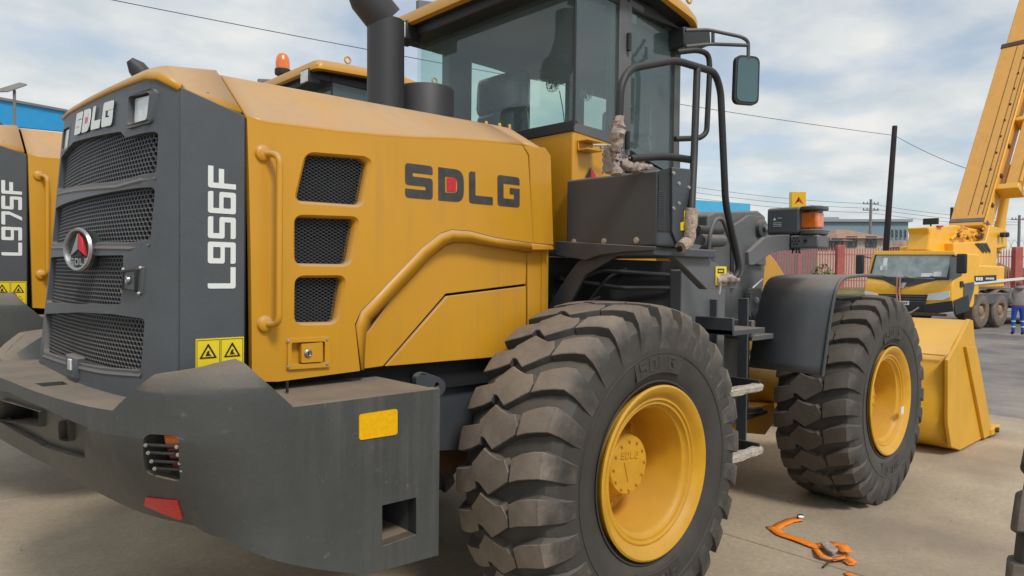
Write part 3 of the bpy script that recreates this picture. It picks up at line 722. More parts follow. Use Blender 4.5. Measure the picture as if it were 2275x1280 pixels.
# pressed lip around each louvre opening + expanded mesh + dark box behind
for i, l in enumerate(lou):
    a = fil2(grow(l, 1.12), .045, 5); b = fil2(l, .02, 5)
    g = B(); n = len(a)
    cy = lambda v: -.012*math.sin(max(0, min(1, (v-1.35)/1.1))*PI)
    ra = [g.verts.new((p[0], YS+cy(p[1])+.0015, p[1])) for p in a]; rm = [g.verts.new((p[0]*.35+q[0]*.65, YS+cy(p[1])+.010, p[1]*.35+q[1]*.65)) for p, q in zip(a, b)]
    rb = [g.verts.new((p[0], YS+.016, p[1])) for p in b]; rc = [g.verts.new((p[0], YS+.05, p[1])) for p in b]
    for A, C in ((ra, rm), (rm, rb), (rb, rc)):
        for k in range(n): g.faces.new((A[k], A[(k+1) % n], C[(k+1) % n], C[k]))
    bmesh.ops.recalc_face_normals(g, faces=g.faces)
    fr = obj('louvre_frame', g, M['yellow'], LO, ang=50)
    # diamond mesh
    g = B(); xs = [p[0] for p in l]; zs = [p[1] for p in l]; x0, x1, z0, z1 = min(xs), max(xs), min(zs), max(zs)
    def clip(p, d):
        t0, t1 = -9, 9; m_ = len(l); c0 = Vector((sum(xs)/m_, sum(zs)/m_))
        for k in range(m_):
            A = Vector(l[k]); Bq = Vector(l[(k+1) % m_]); nrm = Vector(((Bq-A).y, -(Bq-A).x)).normalized()
            if nrm.dot(c0-A) < 0: nrm = -nrm
            den = nrm.dot(d); num = nrm.dot(A-p)
            if abs(den) < 1e-9:
                if num > 0: return None
            elif den > 0: t0 = max(t0, num/den)
            else: t1 = min(t1, num/den)
        return (t0, t1) if t1 > t0 else None
    for sgn in (1, -1):
        d = Vector((1, .52*sgn)).normalized(); nn = Vector((-d.y, d.x))
        for k in range(-60, 60):
            p = Vector(((x0+x1)/2, (z0+z1)/2))+nn*k*.0125; c = clip(p, d)
            if not c: continue
            A = p+d*c[0]; Bq = p+d*c[1]; wd = nn*.0010
            yy = YS+.026+.002*sgn
            face(g, [(A.x-wd.x, yy, A.y-wd.y), (Bq.x-wd.x, yy, Bq.y-wd.y), (Bq.x+wd.x, yy, Bq.y+wd.y), (A.x+wd.x, yy, A.y+wd.y)])
    obj('louvre_mesh', g, M['grey'], fr, solid=.002, flat=True)
    g = B(); prism(g, [(p[0], YS+.07, p[1]) for p in fil2(grow(l, 1.12), .02)], (0, .01, 0)); obj('louvre_backing', g, M['blackm'], fr)
# lip following the wheel-arch sweep, and recessed lower skin
oe = [(1180, 541), (1100, 529), (1040, 514), (1000, 511), (975, 519), (935, 550), (860, 629), (801, 691), (789, 722), (802, 822)]
mi_ = [(1180, 551), (1100, 541), (1045, 528), (1005, 526), (982, 534), (945, 562), (872, 640), (815, 702), (803, 730), (806, 822)]
ie = [(1180, 566), (1100, 551), (1045, 543), (1010, 543), (992, 549), (957, 577), (884, 655), (828, 712), (815, 745), (811, 822)]
g = B(); A = US(oe, 'y', YS-.0015); Mi = US(mi_, 'y', YS-.007); I0 = US([(a*.5+c*.5, b*.5+d*.5) for (a, b), (c, d) in zip(mi_, ie)], 'y', YS+.010); I1 = US(ie, 'y', YS+.07)
CRN = lambda z: .012*math.sin(max(0, min(1, (z-1.35)/1.1))*PI)
for p_ in A: p_.y -= CRN(p_.z)
for p_ in Mi: p_.y -= CRN(p_.z)*.8
for P0, P1 in ((A, Mi), (Mi, I0), (I0, I1)):
    for k in range(len(P0)-1): face(g, [P0[k], P0[k+1], P1[k+1], P1[k]])
bmesh.ops.remove_doubles(g, verts=g.verts, dist=1e-4); bmesh.ops.recalc_face_normals(g, faces=g.faces)
obj('arch_lip', g, M['yellow'], LO, ang=75, solid=.004)
YR = YS+.055
up_ = US([(820, 735), (884, 645), (957, 567), (1000, 535), (1172, 545), (1168, 631), (990, 653), (851, 814), (806, 820), (806, 745)], 'y', YR)
g = plate([(p.x, p.z) for p in up_], [], side(YR), .02); obj('recessed_side', g, M['yellow'], LO, bevel=.003)
ac = US([(1168, 636), (992, 658), (856, 814), (1168, 788)], 'y', YR)
g = plate([(p.x, p.z) for p in ac], [], side(YR-.004), .02); obj('access_panel', g, M['yellow'], LO, bevel=.004)
# front bonnet panel beyond the seam
fp = US([(1163, 325), (1176, 345), (1184, 541), (1230, 546), (1224, 345), (1212, 328)], 'y', YS)
g = plate([(p.x, p.z) for p in fp], [], side(YS), .03); obj('front_side_panel', g, M['yellow'], LO, bevel=.006, seg=3)
fp = US([(1171, 551), (1171, 790), (1215, 790), (1217, 551)], 'y', YR)
g = plate([(p.x, p.z) for p in fp], [], side(YR-.006), .03); obj('front_lower_panel', g, M['yellow'], LO, bevel=.004)
# lip of the front panel
g = B(); a = US([(1183, 541), (1229, 546), (1232, 556), (1184, 556)], 'y', YS-.02); prism(g, a, (0, .09, 0)); obj('panel_lip', g, M['yellow'], LO, bevel=.006)

# bonnet top: slanted shoulder (right), crown, mirrored shoulder (left)
cre = [(p.x, p.z) for p in US([(548, 262), (600, 277), (657, 283), (750, 295), (849, 304), (935, 309), (1021, 312), (1100, 318), (1160, 324)], 'y', YS)]
def shoulder_obj(xs, name):
    g = B(); ring = []
    for x, z in xs:
        sec = [(YS, z), (YS+.012, z+.02), (-.545, 2.535+.02*(x+1.8)/1.5), (-.50, 2.552+.02*(x+1.8)/1.5), (-.3, 2.585), (0, 2.60), (.3, 2.585), (.50, 2.552+.02*(x+1.8)/1.5), (.545, 2.535), (.768, z+.02), (.78, z)]
        ring.append([g.verts.new((x, y, zz)) for y, zz in sec])
    for a, b in zip(ring, ring[1:]):
        for k in range(len(a)-1): g.faces.new((a[k], a[k+1], b[k+1], b[k]))
    bmesh.ops.recalc_face_normals(g, faces=g.faces)
    for f in g.faces:
        if f.calc_center_median().z > 2.5 and f.normal.z < 0: f.normal_flip()
    return obj(name, g, M['yellow'], LO, ang=25, solid=.02)
shoulder_obj(cre, 'bonnet_top')
xs_ = [(cre[-1][0]+.008, cre[-1][1]), (cre[-1][0]+.08, cre[-1][1]-.002)]
xf = U(1212, 328, 'y', YS).x
g = B(); ring = []
for x, z, k_ in ((cre[-1][0]+.008, 2.425, 1), (xf-.03, 2.41, 1), (xf+.045, 2.36, .86)):
    sec = [(YS, z), (YS+.012, z+.02), (-.545, 2.555), (-.50, 2.572), (0, 2.60), (.50, 2.572), (.768, z+.02), (.78, z)]
    if k_ < 1: sec = [(y, zz-.12*(1-k_)*3) for y, zz in sec]
    ring.append([g.verts.new((x, y, zz)) for y, zz in sec])
for a, b in zip(ring, ring[1:]):
    for k in range(len(a)-1): g.faces.new((a[k], a[k+1], b[k+1], b[k]))
bmesh.ops.recalc_face_normals(g, faces=g.faces); obj('bonnet_front_top', g, M['yellow'], LO, ang=30, solid=.02)
# left side skin and inner body
g = plate([(-1.79, 1.37), (-.1, 1.37), (-.1, 2.38), (-1.79, 2.34)], [], lambda u, v, d: Vector((u, .78-d, v)), .03); obj('bonnet_side', g, M['yellow'], LO)
g = B(); box(g, (-1.75, -.66, 1.2), (-.12, .66, 2.3)); obj('engine_block', g, M['blackm'], LO)
g = B(); box(g, (-.17, -.74, 1.5), (-.14, .74, 2.38)); obj('bulkhead', g, M['yellow'], LO)
# small hinges on top at the front
for px in (1080, 1110, 1132):
    g = B(); c = U(px, 272+(px-1080)*.14, 'y', -.48); lathe(g, [(0, -.04), (.010, -.04), (.010, .0), (.007, .006), (0, .008)], c, UPZ, 10); obj('bonnet_bolt', g, M['yellow'], LO)
# grab rail
g = B(); a = [U(*p, 'y', YS-.075) for p in ((612, 338), (620, 372), (621, 690), (617, 722))]
a = [Vector((a[0].x-.02, YS+.0, a[0].z)), Vector((a[0].x-.01, YS-.075, a[0].z-.005)), a[1]*1, a[2]*1, Vector((a[3].x-.01, YS-.075, a[3].z)), Vector((a[3].x-.02, YS, a[3].z))]
a[2].x = a[3].x = (a[2].x+a[3].x)/2
a[1].x = a[4].x = a[2].x
a = [a[0], a[1], a[4], a[5]]
tube(g, a, .0128, 14, fr=.05); gr = obj('grab_rail', g, M['yellow'], LO)
for p in (a[0], a[-1]):
    g = B(); lathe(g, [(0, 0), (.030, 0), (.033, .008), (.028, .02), (.018, .026), (0, .026)], (p.x, YS, p.z), NY, 18); obj('rail_foot', g, M['yellow'], gr)
# latch
q = US([(637, 753), (731, 748), (731, 815), (637, 821)], 'y', YS-.002)
g = plate(fil2([(p.x, p.z) for p in q], .006), [fil2(lat, .006)], side(YS-.012), .01); lt = obj('door_latch', g, M['yellow'], LO, bevel=.002)
g = plate(lat, [], side(YS+.02), .004); obj('latch_pan', g, M['yellow'], lt)
q = US([(667, 764), (714, 760), (714, 803), (667, 806)], 'y', YS)
g = plate(fil2([(p.x, p.z) for p in q], .005), [], side(YS-.012), .02); obj('paddle', g, M['yellow'], lt, bevel=.003)
c = U(684, 785, 'y', YS-.012); g = B(); lathe(g, [(0, -.004), (.016, -.004), (.017, .004), (.011, .010), (.010, .006), (0, .006)], c, NY, 20); obj('lock', g, M['chrome'], lt)
g = B(); box(g, (c.x-.0015, c.y-.008, c.z-.007), (c.x+.0015, c.y-.0055, c.z+.007)); obj('keyhole', g, M['ink'], lt)
for px, py in ((641, 758), (727, 754), (727, 809), (641, 815)):
    g = B(); bolt(g, U(px, py, 'y', YS-.013), NY, .0045, .004, 8); obj('screw', g, M['steel'], lt)
# bonnet lettering SDLG with red square
a = U(903, 438, 'y', YS-.02); b = U(1157, 461, 'y', YS-.02); tz = U(903, 361, 'y', YS-.02).z
size = (b.x-a.x)/4.66
g = B(); hh = (tz-a.z)/size
z_a, z_b = a.z, b.z
text(g, 'SDLG', lambda u, v, d: Vector((a.x+u, YS-.0165+d*.5+.0, a.z+(b.z-a.z)*u/(b.x-a.x)+v)), size, gap=.22, t=.26, h=hh, th=.002)
let = obj('lettering', g, M['inkgrey'], LO)
for v in let.data.vertices: v.co.y = YS-.012*math.sin(max(0, min(1, (v.co.z-1.35)/1.1))*PI)-(.0025 if v.co.y < YS-.016 else .0005)
g = B(); c = a.x+(1.22+.5)*size; zc = a.z+(b.z-a.z)*.37+hh*size*.5; s_ = .027
prism(g, [(c-s_, 0, zc-s_*1.15), (c+s_*.9, 0, zc-s_*1.15), (c+s_, 0, zc-s_*.8), (c+s_, 0, zc+s_), (c+s_*.8, 0, zc+s_*1.2), (c-s_, 0, zc+s_*1.2)], (0, .001, 0))
rs = obj('red_square', g, M['red'], let); rs.location.y = YS-.0125

# ---- dark side panel with model lettering
XP0, XP1 = -2.035, -1.802
g = plate([(XP0, 1.25), (XP1-.002, 1.25), (XP1-.002, 2.345), (XP0+.002, 2.41)], [], side(YS), .03); dp = obj('rear_side_panel', g, M['slate'], LO, bevel=.004)
g = B(); box(g, (XP1-.002, YS+.004, 1.3), (XP1+.004, YS+.02, 2.33)); obj('door_seal', g, M['ink'], LO)
# upper slanted dark corner is yellow cap (separate below)
q0 = U(523, 641, 'y', YS-.002); q1 = U(523, 374, 'y', YS-.002); xl = U(462, 500, 'y', YS-.002).x; xr = U(524, 500, 'y', YS-.002).x
def text_side(s, y, parent, zlow, zhigh, xl, xr, name='lettering'):
    g = B(); n = len(s)+.16*(len(s)-1); hgt = zhigh-zlow; size = hgt/n; hh = (xr-xl)/size
    text(g, s, lambda u, v, d: Vector((xr-v, y+d, zlow+u)), size, gap=.16, t=.24, h=hh, th=.0015)
    return obj(name, g, M['white'], parent)
lo_ = q0.z; hi_ = q1.z
lt1 = text_side('L956F', YS-.002, dp, lo_, hi_, xl, xr)
def sticker(parent, px0, py0, px1, py1):
    a = U(px0, py1, 'y', YS); b = U(px1, py0, 'y', YS); W = b.x-a.x; H = b.z-a.z
    g = B(); box(g, (a.x, YS-.003, a.z), (b.x, YS-.0005, b.z)); st = obj('warning_sticker', g, M['sticker'], parent)
    def fr(u0, v0, u1, v1, t, nm='print'):
        g = plate([(a.x+W*u0, a.z+H*v0), (a.x+W*u1, a.z+H*v0), (a.x+W*u1, a.z+H*v1), (a.x+W*u0, a.z+H*v1)], [[(a.x+W*u0+t, a.z+H*v0+t), (a.x+W*u1-t, a.z+H*v0+t), (a.x+W*u1-t, a.z+H*v1-t), (a.x+W*u0+t, a.z+H*v1-t)]], side(YS-.0045), .001); return obj(nm, g, M['ink'], st)
    fr(.02, .03, .49, .97, .0015); fr(.51, .03, .98, .97, .0015)
    for k, cx in enumerate((.25, .75)):
        X = a.x+W*cx; Z = a.z+H*.52; s = W*.18
        g = plate(fil2([(X-s, Z), (X+s, Z), (X, Z+s*1.75)], .004), [[(X-s*.72, Z+s*.16), (X+s*.72, Z+s*.16), (X, Z+s*1.38)]], side(YS-.005), .001)
        plate([(X-s*.3, Z+s*.3), (X+s*.35, Z+s*.3), (X+s*.1, Z+s*.55), (X+s*.15, Z+s*.9), (X-s*.1, Z+s*.8)], [], side(YS-.005), .001, bm=g)
        if k == 0:   # person and arrow below
            zb = a.z+H*.2
            plate([(X-s*.9, zb), (X-s*.5, zb+s*.25), (X-s*.5, zb+s*.08), (X+s*.1, zb+s*.08), (X+s*.1, zb-s*.08), (X-s*.5, zb-s*.08), (X-s*.5, zb-s*.25)], [], side(YS-.005), .001, bm=g)
            plate([(X+s*.35, zb-s*.4), (X+s*.75, zb-s*.4), (X+s*.8, zb+s*.2), (X+s*.55, zb+s*.5), (X+s*.3, zb+s*.2)], [], side(YS-.005), .001, bm=g)
        else:
            for j in range(6):
                an = j*PI/3; cx_ = X+s*.6*math.cos(an); cz = a.z+H*.24+s*.6*math.sin(an)
                plate([(cx_-s*.13, cz-s*.1), (cx_+s*.13, cz-s*.1), (cx_, cz+s*.15)], [], side(YS-.005), .001, bm=g)
        obj('pictogram', g, M['ink'], st)
sticker(dp, 434, 748, 541, 846)

# ---- rear grille shell: x as a function of y (and z)
def XR(y, z=2):
    y = max(-.78, min(.78, y)); a = abs(y)
    c_ = -2.205+.075*max(0, min(1, (z-1.80)/.65))
    lf = -2.095-.10*(2.5-z)/1.15
    base = c_+(-2.10-c_)*(y/.78)**2 if y < 0 else c_+(lf-c_)*(y/.72)**2
    if y < -.64: t = (-.64-y)/.14; base += .068*t**2
    return base
def RM(u, v, d): return Vector((XR(u, v)+d, u, v))       # u = y, v = z
def yz(pts):     # picture points on the curved shell -> (y, z)
    o = []
    for px, py in pts:
        d = U(px, py, 'x', -2.1)-CAM; t0, t1 = .2, 2.5
        # walk along the line of sight to the first crossing of the shell
        t = .2
        while t < 2.5:
            p = CAM+d*t
            if p.y > .70: break
            if p.x >= XR(p.y, p.z) and p.y > -.9: break
            t += .004
        t0, t1 = t-.004, t
        for _ in range(20):
            t = (t0+t1)/2; p = CAM+d*t
            if p.x >= XR(p.y, p.z): t1 = t
            else: t0 = t
        p = CAM+d*t
        o.append((min(p.y, .70), p.z))
    return o
gr1 = yz([(352, 292), (347, 385), (260, 405), (128, 425), (136, 350), (163, 316), (268, 292), (279, 306)])
gr2 = yz([(345, 416), (334, 533), (290, 541), (112, 543), (121, 462), (200, 436), (300, 418)])
gr3 = yz([(275, 567), (268, 677), (102, 672), (108, 572)])
gr4 = yz([(322, 708), (313, 824), (230, 818), (97, 783), (100, 697), (180, 694), (250, 698)])
lampR = yz([(292, 216), (341, 205), (334, 268), (290, 280)])
lampL = yz([(137, 288), (156, 280), (150, 328), (134, 336)])
# make the grille symmetrical-ish towards the hidden edge
def ext_left(L, lim=.70): return [(min(y, lim), z) for y, z in L]
gr1, gr2, gr3, gr4 = [ext_left(L) for L in (gr1, gr2, gr3, gr4)]
top_edge = yz([(400, 188), (352, 170), (330, 174), (290, 187), (250, 203), (210, 222), (175, 241), (142, 262)])
TE = sorted(yz([(398, 190), (380, 180), (352, 170), (330, 174), (290, 187), (250, 203), (210, 222), (175, 241), (150, 256)]))
def TOPZ(y):
    if y <= TE[0][0]: return TE[0][1]
    for (a, b), (c, d) in zip(TE, TE[1:]):
        if a <= y <= c and c > a: return b+(d-b)*(y-a)/(c-a)
    return TE[-1][1]
zT = lambda y: 2.455+.06*(1-(abs(y)/.78)**1.5) if abs(y) <= .78 else 2.455
outer = [(-.772, 2.395), (-.70, TOPZ(-.70))]+[(-.6+.1*i, TOPZ(-.6+.1*i)) for i in range(13)]+[(.70, TOPZ(.7)), (.76, 2.44), (.76, 1.30), (.45, 1.262), (.12, 1.25), (.12, 1.29), (-.10, 1.29), (-.10, 1.25), (-.45, 1.262), (-.772, 1.30)]
cuts = [('u', [-.7+.05*i for i in range(29)]), ('v', [1.5, 1.65, 1.80, 2.0, 2.2])]
g = plate(outer, [fil2(gr1, .02), fil2(gr2, .02), fil2(gr3, .015), fil2(gr4, .02), fil2(lampR, .015), fil2(lampL, .012)], RM, .045, cuts=cuts)
gf = obj('grille_door', g, M['slate'], LO, bevel=.005, seg=2, ang=30)
# chamfered rebates below each opening (dusty ledges)
for L, dz in ((gr1, .035), (gr2, .035), (gr4, .03)):
    lowpts = sorted([p for p in L if p[1] < sum(q[1] for q in L)/len(L)], key=lambda p: p[0])
    if len(lowpts) < 2: continue
    g = B()
    for a, b in zip(lowpts, lowpts[1:]):
        m_ = max(1, int(abs(b[0]-a[0])/.06))
        for k in range(m_):
            y0, y1 = a[0]+(b[0]-a[0])*k/m_, a[0]+(b[0]-a[0])*(k+1)/m_; z0, z1 = a[1]+(b[1]-a[1])*k/m_, a[1]+(b[1]-a[1])*(k+1)/m_
            face(g, [RM(y0, z0-.020, -.0045), RM(y1, z1-.020, -.0045), RM(y1, z1+.004, .006), RM(y0, z0+.004, .006)])
            face(g, [RM(y0, z0-.030, .001), RM(y1, z1-.030, .001), RM(y1, z1-.020, -.0045), RM(y0, z0-.020, -.0045)])
    bmesh.ops.remove_doubles(g, verts=g.verts, dist=1e-4)
    obj('grille_rib', g, M['slate'], gf, ang=20)
def hexmesh(L, name='grille_mesh'):
    g = B(); ys = [p[0] for p in L]; zs = [p[1] for p in L]; n = len(L)
    def inside(y, z):
        c = False; j = n-1
        for i in range(n):
            if (L[i][1] > z) != (L[j][1] > z) and y < (L[j][0]-L[i][0])*(z-L[i][1])/(L[j][1]-L[i][1])+L[i][0]: c = not c
            j = i
        return c
    w_, h_ = .0262, .0165
    r0 = h_/1.5/2*1.5; k = 0; z = min(zs)-.03
    R0 = h_*2/3*1.0
    while z < max(zs)+.03:
        y = min(ys)-.03+(w_*.865*.5*0 if k % 2 == 0 else w_/2)
        while y < max(ys)+.03:
            if inside(y, z) or inside(y+.012, z) or inside(y-.012, z) or inside(y, z+.014) or inside(y, z-.014):
                O = [(y+w_/2*sx, z+R0*sz) for sx, sz in ((0, 1), (-1, .5), (-1, -.5), (0, -1), (1, -.5), (1, .5))]
                I = [(y+(a-y)*.85, z+(b-z)*.84) for a, b in O]
                ro = [g.verts.new(RM(a, b, .022)) for a, b in O]; ri = [g.verts.new(RM(a, b, .022)) for a, b in I]; rb = [g.verts.new(RM(a, b, .030)) for a, b in I]
                for q in range(6):
                    s = (q+1) % 6
                    g.faces.new((ro[q], ri[q], ri[s], ro[s])); g.faces.new((ri[q], rb[q], rb[s], ri[s]))
            y += w_
        z += h_; k += 1
    bmesh.ops.recalc_face_normals(g, faces=g.faces)
    return obj(name, g, M['grey'], gf, flat=True)
for L in (gr1, gr2, gr3, gr4): hexmesh(L)
g = plate([(-.72, 1.33), (.72, 1.33), (.72, 2.42), (-.72, 2.42)], [], lambda u, v, d: RM(u, v, .16+d), .01, cuts=cuts); obj('radiator', g, mat('radiator core', (.012, .010, .009), .9, var=.6, scale=3), gf)
# bottom lip with number plate lamp
g = B(); pts = [RM(-.74+.074*i, 1.285-.03*(1-((-.74+.074*i)/.74)**2), -.012) for i in range(21)]
tube(g, pts, .022, 8); obj('bottom_lip', g, M['slate'], gf)
c = yz([(163, 808)])[0]; g = B(); ctr = RM(c[0], c[1], -.012)
box(g, (ctr.x, c[0]-.09, c[1]-.06), (ctr.x+.04, c[0]+.09, c[1]+.035)); lk = obj('lower_handle', g, M['slate'], gf, bevel=.008)
g = B(); box(g, (ctr.x-.006, c[0]-.028, c[1]-.025), (ctr.x+.01, c[0]+.022, c[1]+.022)); obj('handle_insert', g, M['lens'], lk, bevel=.003)
# work lamps
for L in (lampR, lampL):
    cy_, cz_ = sum(p[0] for p in L)/4, sum(p[1] for p in L)/4
    bez = [(cy_+(y-cy_)*1.22, cz_+(z-cz_)*1.22) for y, z in L]
    g = plate(fil2(bez, .02), [fil2([(cy_+(y-cy_)*.98, cz_+(z-cz_)*.98) for y, z in L], .015)], lambda u, v, d: RM(u, v, d-(.012 if L is lampR else .002)), .03); wl = obj('work_lamp', g, M['slate'], gf, bevel=.004)
    g = plate([(cy_+(y-cy_)*1.1, cz_+(z-cz_)*1.1) for y, z in L], [], lambda u, v, d: RM(u, v, d+.05), .01); obj('lamp_recess', g, M['ink'], wl)
    g = plate(fil2([(cy_+(y-cy_)*.78, cz_+(z-cz_)*.86) for y, z in L], .012), [], lambda u, v, d: RM(u, v, d+.006), .05)
    obj('lamp_lens', g, M['lens'], wl, bevel=.006)
# grille lettering
a = yz([(170, 302)])[0]; b = yz([(253, 279)])[0]; hz = yz([(250, 226)])[0][1]-yz([(252, 279)])[0][1]
size = abs(a[0]-b[0])/4.66; g = B()
dzt = (b[1]-a[1])/abs(a[0]-b[0])
text(g, 'SDLG', lambda u, v, d: RM(a[0]-u, a[1]+dzt*u+v, d-.010), size, gap=.22, t=.27, h=hz/size*.98, th=.002, cuts=1)
gl = obj('lettering', g, M['white'], gf)
g = B(); yc = a[0]-1.72*size; zc = a[1]+dzt*1.72*size+hz*.5; s_ = size*.2
plate([(yc-s_, zc-s_), (yc+s_, zc-s_), (yc+s_, zc+s_), (yc-s_, zc+s_)], [], lambda u, v, d: RM(u, v, d-.010), .002, bm=g); obj('red_square', g, M['red'], gl)
# emblem
ec = yz([(197, 555)])[0]; E0 = RM(ec[0], ec[1], -.02); axis = Vector((-1, -.38, .0)).normalized(); eu = Vector((.38, -1, 0)).normalized()
g = B(); lathe(g, [(q_*.86, w_) for q_, w_ in [(.075, -.01), (.086, -.012), (.098, .0), (.100, .018), (.094, .028), (.086, .026), (.080, .012), (.078, -.005)]], E0, axis, 48); em = obj('emblem', g, M['chrome'], gf)
g = B(); lathe(g, [(.076, -.03), (.072, .010), (0, .010)], E0, axis, 40); obj('emblem_disc', g, mat('emblem green grey', (.03, .045, .04), .5), em)
g = B(); lathe(g, [(.05, -.06), (.05, .0)], E0, axis, 20); obj('emblem_mount', g, M['slate'], em)
def epl(pts, mt, nm, dd=.022):
    g = B(); prism(g, [E0+axis*dd+eu*u*.86+UPZ*v*.86 for u, v in pts], axis*-.012); obj(nm, g, mt, em, bevel=.002)
epl([(-.055, -.03), (0, .075), (-.002, .0)], M['chrome'], 'emblem_blade'); epl([(.004, .0), (.004, .075), (.03, .05), (.052, -.03)], M['red'], 'emblem_blade')
epl([(-.03, -.03), (0, .0), (.03, -.03)], M['ink'], 'emblem_blade', .018)
g = B(); text(g, 'SDLG', lambda u, v, d: E0+axis*(.016-d)+eu*(-.058+u)+UPZ*(-.062+v), .025, gap=.22, h=1.1, th=.006); obj('lettering', g, M['chrome'], em)
# grille lock plate
L = yz([(277, 596), (321, 592), (317, 655), (275, 650)]); 
g = plate(fil2(L, .006), [], lambda u, v, d: RM(u, v, d-.008), .01); lk = obj('lock_plate', g, M['slate'], gf, bevel=.002)
cy_, cz_ = sum(p[0] for p in L)/4, sum(p[1] for p in L)/4
g = plate(fil2([(cy_+(y-cy_)*.72, cz_+(z-cz_)*.8) for y, z in L], .005), [[(cy_+(y-cy_)*.62, cz_+(z-cz_)*.70) for y, z in L]], lambda u, v, d: RM(u, v, d-.016), .01); obj('paddle_frame', g, M['ink'], lk)
g = plate(fil2([(cy_+(y-cy_)*.6, cz_+(z-cz_)*.68) for y, z in L], .005), [], lambda u, v, d: RM(u, v, d-.012), .01); obj('paddle', g, M['slate'], lk, bevel=.003)
c = RM(*yz([(294, 622)])[0], -.012); g = B(); lathe(g, [(0, 0), (.016, 0), (.015, .008), (.009, .010), (0, .007)], c, (-1, 0, 0), 18); obj('lock', g, M['chrome'], lk)
for y, z in [(cy_+(y-cy_)*.88, cz_+(z-cz_)*.9) for y, z in L]:
    g = B(); bolt(g, RM(y, z, -.008), (-1, 0, 0), .005, .005, 8); obj('screw', g, M['steel'], lk)
# yellow cap over the grille, and the rear chamfer of the bonnet
g = B(); N0 = 25
A = []; Bq = []; Cq = []
Dq = []
for i in range(N0):
    y = -.78+1.54*i/(N0-1)
    yy = abs(y)
    ze = 2.395+(y+.78)/.08*(TOPZ(-.70)-2.395) if y < -.70 else TOPZ(y)
    A.append(Vector((XR(y, 2.5)-.012, y, ze+.003)))
    Bq.append(Vector((XR(y, 2.5)+.004, y, ze+.026)))
    z2 = 2.345 if yy > .779 else (2.345+(yy-.78)/(-.235)*.19 if yy > .545 else 2.535+.065*(1-(yy/.545)**2)*.9+.01)
    zm = (ze+.026)*.42+(z2+.012)*.58+.022*max(0, 1-(yy/.7)**4)
    Dq.append(Vector((-2.0, y, zm)))
    Cq.append(Vector((-1.815, y, z2+.012)))
for P0, P1 in ((A, Bq), (Bq, Dq), (Dq, Cq)):
    for k in range(N0-1): face(g, [P0[k], P0[k+1], P1[k+1], P1[k]])
bmesh.ops.remove_doubles(g, verts=g.verts, dist=1e-4); bmesh.ops.recalc_face_normals(g, faces=g.faces)
obj('rear_cap', g, M['yellow'], LO, ang=18, solid=.015)
# triangular closing piece between cap and side panel
# intake horn on top
g = B(); c = U(303, 150, 'y', .32); ph = [Vector((c.x+.02, .32, c.z-.14)), Vector((c.x+.0, .32, c.z-.02)), Vector((c.x-.04, .30, c.z+.05))]
tube(g, [Vector((c.x+.16, .32, c.z-.16)), Vector((c.x+.06, .32, c.z-.07)), Vector((c.x-.0, .32, c.z+.0)), Vector((c.x-.03, .32, c.z+.03))], .05, 16, radii=[.05, .05, .042, .018]); obj('intake_horn', g, M['exhaust'], LO)

# ---- exhaust and precleaner
a = U(857, 300, 'y', 0); b = U(857, 48, 'y', 0); rr = .103
g = B(); tube(g, [Vector((a.x, 0, 2.5)), b], rr, 36); ex = obj('exhaust_stack', g, M['exhaust'], LO, ang=60)
g = B(); top_ = [b+Vector((0, 0, .001)), b+Vector((-.10, .02, .10)), b+Vector((-.17, .03, .26)), b+Vector((-.17, .03, .45))]
tube(g, top_, rr, 36, radii=[rr*1.0, rr*1.0, rr*.98, rr*.95]); obj('exhaust_elbow', g, M['exhaust'], ex, ang=40)
c = U(946, 200, 'y', 0); z1 = U(946, 186, 'y', -.1).z
g = B(); lathe(g, [(.165, -.5), (.165, -.012), (.158, 0), (0, .006)], (c.x, 0, z1), UPZ, 40); obj('air_cleaner', g, M['exhaust'], LO, ang=50)

# ---- counterweight: outer skin on a plan curve, parametrised by arc length and height
PL = [(-1.16, -1.15), (-1.70, -1.15), (-1.80, -1.148), (-1.93, -1.135), (-2.06, -1.09), (-2.16, -1.01), (-2.24, -.88), (-2.30, -.72), (-2.345, -.5), (-2.385, -.2), (-2.41, .1),
      (-2.435, .35), (-2.45, .6), (-2.45, .82), (-2.37, 1.0), (-2.18, 1.11), (-1.93, 1.135), (-1.80, 1.148), (-1.16, 1.15)]
def smooth2(P, n=3):
    o = [P[0], P[1]]
    Q = P[1:-1]
    for i in range(len(Q)-1):
        a = Q[max(i-1, 0)]; b = Q[i]; c = Q[i+1]; d = Q[min(i+2, len(Q)-1)]
        for k in range(1, n+1):
            t = k/n
            o.append(tuple(.5*((2*b[j])+(-a[j]+c[j])*t+(2*a[j]-5*b[j]+4*c[j]-d[j])*t*t+(-a[j]+3*b[j]-3*c[j]+d[j])*t**3) for j in (0, 1)))
    return o+[P[-1]]
PS = smooth2(PL); ARC = [0]
for a, b in zip(PS, PS[1:]): ARC.append(ARC[-1]+math.dist(a, b))
ST_ = ARC[-1]
def plan(s):
    s = max(0, min(ARC[-1], s)); i = 0
    while i < len(ARC)-2 and ARC[i+1] < s: i += 1
    a, b = PS[i], PS[i+1]; t = (s-ARC[i])/(ARC[i+1]-ARC[i])
    def nr(k):
        a_, b_ = PS[max(0, k-1)], PS[min(len(PS)-1, k+1)]; v = Vector((b_[1]-a_[1], -(b_[0]-a_[0]))).normalized()
        return v
    n = nr(i).lerp(nr(i+1), t)
    if s < ARC[1]-1e-6: n = Vector((0, 1)) if True else n
    p = Vector((a[0]+(b[0]-a[0])*t, a[1]+(b[1]-a[1])*t)); n = n.normalized()
    if n.dot(Vector((-1.4, 0))-p) < 0: n = -n
    return p, n
